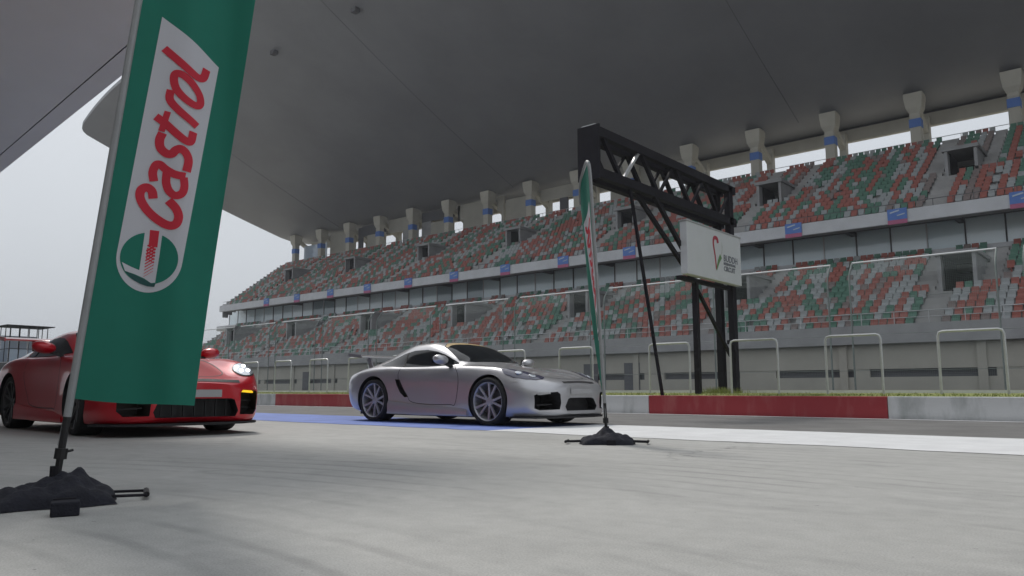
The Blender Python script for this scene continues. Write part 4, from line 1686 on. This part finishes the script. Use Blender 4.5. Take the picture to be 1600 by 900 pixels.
def build_flag(label, loc, rot, lean, wave, seed, bag_rot, bag_sc, tilt=(0, Vector((1, 0, 0))), twist=0.0, FLAG_T=2.66):
    rr = random.Random(seed)
    f = tag(empty('feather_flag', loc), label, 'flag', 'feather flags by the pit lane')
    root = f
    Rm = Matrix.Rotation(tilt[0], 4, tilt[1]) @ Matrix.Rotation(rot, 4, 'Z') @ Matrix.Rotation(lean, 4, 'Y')

    def disp(a, s):
        k = min(1, max(0, a / FLAG_W))
        return wave * (0.022 * math.sin(a * 9.0 + s * 1.3 + 0.6) * k + 0.012 * math.sin(a * 21 + s * 2.2 + 1.1) * k + 0.03 * k * k * math.sin(s * 1.5 + 0.8))

    def P(a, s, off=0.0):
        tw = twist * (1 - (s - 0.45) / 2.2)
        n_ = disp(a, s) + off
        return Rm @ Vector((a * math.cos(tw) - n_ * math.sin(tw), a * math.sin(tw) + n_ * math.cos(tw), s))

    def top(a):
        """Height of the cloth's rounded top at a."""
        t = min(1, max(0, a / FLAG_W))
        return FLAG_T - 0.05 * (1 - t) ** 4 * 0 - 0.34 * t ** 2.6

    b = MB()
    na, ns = 22, 90
    for side in (0, 1):
        for i in range(na + 1):
            a = 0.012 + FLAG_W * i / na
            bt = FLAG_B - 0.006 * math.sin(i * 0.22)
            for j in range(ns + 1):
                s = bt + (top(a) - bt) * j / ns
                b.v.append(tuple(P(a, s, -0.0012 + 0.0024 * side)))
    N = (na + 1) * (ns + 1)
    for side in (0, 1):
        for i in range(na):
            for j in range(ns):
                q = [side * N + i * (ns + 1) + j, side * N + i * (ns + 1) + j + 1, side * N + (i + 1) * (ns + 1) + j + 1, side * N + (i + 1) * (ns + 1) + j]
                b.f.append(tuple(q if side else q[::-1]))
                b.mi.append(0)
    cl = b.build('cloth', M_FGREEN, f, smooth=True, angle=90)
    # sleeve and pole
    up_ = FLAG_T - 2.66
    pts = [(0.0, FLAG_B - 0.08), (0, 0.9), (0, 1.6), (0, 2.2 + up_ * .8), (0.004, 2.5 + up_), (0.03, 2.64 + up_), (0.10, 2.685 + up_), (0.22, 2.655 + up_), (0.34, 2.56 + up_), (0.43, 2.45 + up_), (0.49, 2.36 + up_)]
    sl = MB().tube([tuple(P(p.x, p.y)) for p in spline(pts, 4)], 0.017, 10)
    sl.build('sleeve', M_SLEEVE, f, smooth=True)
    MB().tube([tuple(P(0, 0.02)), tuple(P(0, 0.2)), tuple(P(0, FLAG_B - 0.02))], [0.013, 0.015, 0.016], 10).build('pole', M_BLACK, f, smooth=True)
    MB().tube([tuple(P(0, 0.19)), tuple(P(0, 0.235))], 0.026, 10).tube([tuple(P(0.0, 0.215)), tuple(P(0.045, 0.23))], 0.006, 6).build('clamp', M_BLACK, f, smooth=True)
    cord = MB().tube([tuple(P(0.01, FLAG_B + 0.01)), tuple(P(-0.012, 0.36)), tuple(P(-0.016, 0.25)), tuple(P(0.0, 0.21))], 0.003, 5)
    cord.build('tie_cord', M_SLEEVE, f)
    # print, on both faces of the cloth
    for face in (-1, 1):
        O1, O2, O3 = face * 0.0030, face * 0.0048, face * 0.0064
        pl1 = lambda a, s: P(a, s, O1)
        pl2 = lambda a, s: P(a, s, O2)
        pl3 = lambda a, s: P(a, s, O3)
        c0 = st(233, 404)
        rO = 0.151
        # white panel: straight sides down to the round end
        pan = MB()
        e0, e1 = st(234, 127), st(182.5, 395)
        g0, g1 = st(341, 112), st(287, 395)
        left = lambda s: e1.x + (e0.x - e1.x) * (s - e1.y) / (e0.y - e1.y)
        right = lambda s: g1.x + (g0.x - g1.x) * (s - g1.y) / (g0.y - g1.y)
        sTL, sTR = st(247, 35).y + 0.03, st(343.5, 105).y
        rows, cols = 40, 10
        for i in range(rows + 1):
            for j in range(cols + 1):
                t = j / cols
                sb = c0.y
                stp = sTL + (sTR - sTL) * t
                s = sb + (stp - sb) * i / rows
                a = left(s) + (right(s) - left(s)) * t
                pan.v.append(tuple(pl1(a, s)))
        for i in range(rows):
            for j in range(cols):
                q = i * (cols + 1) + j
                pan.f.append((q, q + 1, q + cols + 2, q + cols + 1))
                pan.mi.append(0)
        la, ra = left(c0.y), right(c0.y)
        cx_, rx = (la + ra) / 2, (ra - la) / 2
        nr, na_ = 6, 24
        base = len(pan.v)
        for i in range(nr + 1):
            for j in range(na_ + 1):
                an = math.pi + math.pi * j / na_
                pan.v.append(tuple(pl1(cx_ + rx * i / nr * math.cos(an), c0.y + rO * 1.06 * i / nr * math.sin(an))))
        for i in range(nr):
            for j in range(na_):
                q = base + i * (na_ + 1) + j
                pan.f.append((q, q + 1, q + na_ + 2, q + na_ + 1))
                pan.mi.append(0)
        pan.build('white_panel', M_FWHITE, cl, smooth=True, angle=180)
        # emblem: green disc, white L, red bar, dark sliver
        dsc = MB()
        c1 = st(233, 404)
        rd = 0.122
        for i in range(nr + 1):
            for j in range(48):
                an = 2 * math.pi * j / 48
                dsc.v.append(tuple(pl2(c1.x + rd * i / nr * math.cos(an), c1.y + rd * i / nr * math.sin(an))))
        for i in range(nr):
            for j in range(48):
                dsc.f.append((i * 48 + j, i * 48 + (j + 1) % 48, (i + 1) * 48 + (j + 1) % 48, (i + 1) * 48 + j))
                dsc.mi.append(0)
        dsc.build('emblem_disc', M_FGREEN, cl, smooth=True, angle=180)
        k5 = lambda x, y: st(170 + x / 6.0, 330 + y / 6.0)
        poly_on_plane('emblem_letter', [k5(342, 165), k5(502, 190), k5(470, 430), k5(432, 672), k5(395, 675), k5(330, 630), k5(240, 590), k5(150, 560), k5(122, 478), k5(205, 520), k5(285, 553), k5(315, 360)], M_FWHITE, pl3, cl)
        poly_on_plane('emblem_sliver', [k5(155, 565), k5(240, 598), k5(330, 640), k5(400, 680), k5(435, 682), k5(425, 712), k5(360, 705), k5(290, 680), k5(220, 635)], M_FTEAL, pl3, cl)
        O4 = face * 0.0080
        pl4 = lambda a, s: P(a, s, O4)
        poly_on_plane('emblem_bar', [k5(385, 178), k5(470, 192), k5(452, 345), k5(372, 325)], M_FRED, pl4, cl)
        hb = MB()
        for q in range(9):                             # hatched lower end of the bar
            yy = 330 + q * 30
            wd = 0.0085 * (1 - q / 10)
            sh = -q * 6
            ribbon(hb, [k5(352 + sh * 0.6, yy + 45), k5(440 + sh * 0.6, yy - 5)], max(0.0018, wd), pl4, smooth=False)
            if q < 5:
                ribbon(hb, [k5(362 + sh * 0.6, yy - 10), k5(436 + sh * 0.6, yy + 38)], max(0.0018, wd * 0.8), pl4, smooth=False)
        hb.build('emblem_hatching', M_FRED, cl)
        # lettering, stroke by stroke
        W = 0.0392
        letters = {
            'letter_c': [([(180, 690), (174, 655), (150, 636), (122, 650), (120, 690), (150, 742), (200, 790), (250, 820), (285, 815), (298, 780), (285, 742), (250, 702)], W, False)],
            'letter_a': [([(183, 608), (178, 565), (192, 532), (212, 530), (240, 555), (280, 580), (330, 592)], W * .95, False),
                         ([(243, 570), (240, 615), (252, 655), (280, 680), (312, 672), (325, 640), (322, 595)], W * .92, False)],
            'letter_s': [([(224, 380), (210, 412), (214, 450), (240, 478), (266, 482), (285, 466), (310, 462), (334, 484), (345, 518), (335, 568)], W, False)],
            'letter_t': [([(192, 300), (230, 330), (285, 385), (330, 422), (356, 424), (368, 380)], W * .95, False), ([(248, 280), (218, 372)], W * .72, False)],
            'letter_r': [([(262, 178), (256, 215), (272, 248), (318, 296), (386, 352)], W * .92, False)],
            'letter_o': [([(285, 103), (318, 112), (362, 152), (398, 205), (402, 245), (376, 254), (330, 226), (290, 180), (276, 132)], W * .92, True)],
            'letter_l': [([(232, -22), (300, 44), (360, 100), (396, 124), (420, 116), (434, 78)], W * .95, False)],
        }
        for nm, strokes in letters.items():
            lb = MB()
            for pts, wd, clo in strokes:
                ribbon(lb, [crop(*p) for p in pts], wd, pl3, 7, clo)
            lb.build(nm, M_FRED, cl)
    # weighted base: crossed wire feet under a draped black bag
    bs = empty('flag_base', (0, 0, 0), bag_rot, f)
    for an in (0, math.pi):
        c, s = math.cos(an), math.sin(an)
        q = [(0.10, -0.085), (0.355, -0.085), (0.38, 0.085), (0.10, 0.085)]
        MB().tube([(x * c - y * s, x * s + y * c, 0.03 if i < 1 or i > 2 else 0.022) for i, (x, y) in enumerate(q)], 0.007, 6).build('foot_loop', M_STEEL, bs)
        MB().tube([(x * c - y * s, x * s + y * c, 0.024) for x, y in ((0.356, -0.08), (0.379, 0.08))], 0.013, 8).build('rubber_end', M_BLACK, bs)
    MB().tube([(0, 0, 0.01), (0, 0, 0.16)], 0.02, 10).build('socket', M_STEEL, bs)
    bg_ = MB()
    nx, ny = 40, 28
    lx, ly = 0.262 * bag_sc, 0.20 * bag_sc
    for i in range(nx + 1):
        for j in range(ny + 1):
            u, v = -1 + 2 * i / nx, -1 + 2 * j / ny
            ed = (1 - abs(u) ** 3.2) * (1 - abs(v) ** 3.2)
            h = 0.082 * ed ** 0.42
            h += 0.034 * math.exp(-((u - 0.10) / 0.40) ** 2 - ((v + 0.1) / 0.5) ** 2)
            h += 0.050 * math.exp(-((u - 0.42 * (1 if seed == 1 else -0.2)) / 0.16) ** 2 - ((v - 0.1) / 0.35) ** 2)
            h += (0.010 * math.sin(7 * u + 3 * v + seed) + 0.008 * math.sin(13 * v - 5 * u + seed * 2) + 0.006 * math.sin(19 * u + 9 * v)) * ed
            h += rr.uniform(-0.0006, 0.0006) * ed
            bg_.v.append((u * lx * (1 + 0.06 * math.sin(4 * v + seed)), v * ly * (1 + 0.07 * math.sin(5 * u)), max(0.003, h)))
    for i in range(nx):
        for j in range(ny):
            q = i * (ny + 1) + j
            bg_.f.append((q, q + ny + 1, q + ny + 2, q + 1))
            bg_.mi.append(0)
    bg_.build('sand_bag', M_FABRIC, bs, smooth=True, angle=60)
    strp = MB()
    strp.box(-0.012, 0.07, -0.215 * bag_sc, -0.205 * bag_sc, 0.0, 0.045)
    strp.build('strap', M_STEEL, bs)
    return f


rot1 = math.atan2(fu.y, fu.x)
build_flag('large green and white flag with red lettering close to the camera', FB, rot1, LEAN, 1.9, 1, rot1 + R(4), 0.9, FLAG_T=3.0)
F2 = Vector((-4.02, 5.98, 0))
d2 = Vector((F2.x, F2.y, 0)).normalized()
u2 = d2.cross(Vector((0, 0, 1)))
rot2 = math.atan2(u2.y, u2.x)
f2 = build_flag('slim green and white flag seen nearly edge on beside the silver car', F2, rot2 + R(180 - 73), R(-1.0), 0.7, 2, rot2 + R(2), 0.92, (R(-3.0), d2), R(-17))

# ------------------------------------------------------------------ small things
bk = tag(MB().box(-.05, .05, -.04, .04, 0, .055).build('black_block', M_FABRIC, bevel=.006), 'small black block in front of the near flag bag', 'block')
bk.location = (-3.33, 1.19, 0.0)
bk.rotation_euler = (0, 0, rot1)

# marshal tower far down the pit lane
tw = tag(empty('marshal_tower', (-70, 21, 0)), 'small glazed marshal tower with flat roof far down the pit lane', 'tower')
MB().box(-2.2, 2.2, -2.9, 2.6, 0, 2.6).build('base', M_SOFFIT, tw)
MB().box(-1.4, 1.4, -1.45, 1.45, 2.6, 2.75).build('deck', M_CONC, tw)
for i in range(3):
    for j in range(5):
        if i in (0, 2) or j in (0, 4):
            x, y = -1.2 + 1.2 * i, -1.3 + 0.65 * j
            MB().box(x - .025, x + .025, y - .025, y + .025, 2.75, 5.55).build('post', M_STEEL, tw)
for y in (-1.3, 1.3):
    MB().box(-1.2, 1.2, y - .02, y + .02, 3.75, 3.8).build('rail', M_STEEL, tw)
for x in (-1.2, 1.2):
    MB().box(x - .02, x + .02, -1.3, 1.3, 3.75, 3.8).build('rail', M_STEEL, tw)
for j in range(4):
    y = -1.3 + .65 * j
    MB().box(-1.2, -1.17, y + .05, y + .60, 2.75, 4.9).build('pane', M_PGLASS, tw)
    if j != 3:
        MB().box(1.17, 1.2, y + .05, y + .60, 2.75, 3.7).build('pane', M_PGLASS, tw)
MB().box(-1.6, 1.6, -1.7, 1.7, 5.55, 5.61).build('roof', M_STEEL, tw)

# ------------------------------------------------------------------ haze
hz = MB().box(-1510, 1510, -1510, 1510, -1.03, 46).build('haze', M_DARK)
hz.data.materials.clear()
hm = bpy.data.materials.new('haze_air')
hm.use_nodes = True
hn = hm.node_tree
hn.nodes.clear()
ho_ = hn.nodes.new('ShaderNodeOutputMaterial')
pv = hn.nodes.new('ShaderNodeVolumePrincipled')
pv.inputs['Color'].default_value = (0.86, 0.89, 0.95, 1)
pv.inputs['Density'].default_value = 0.0008
pv.inputs['Anisotropy'].default_value = 0.1
hn.links.new(pv.outputs[0], ho_.inputs['Volume'])
hz.data.materials.append(hm)
tag(hz, kind='stuff')
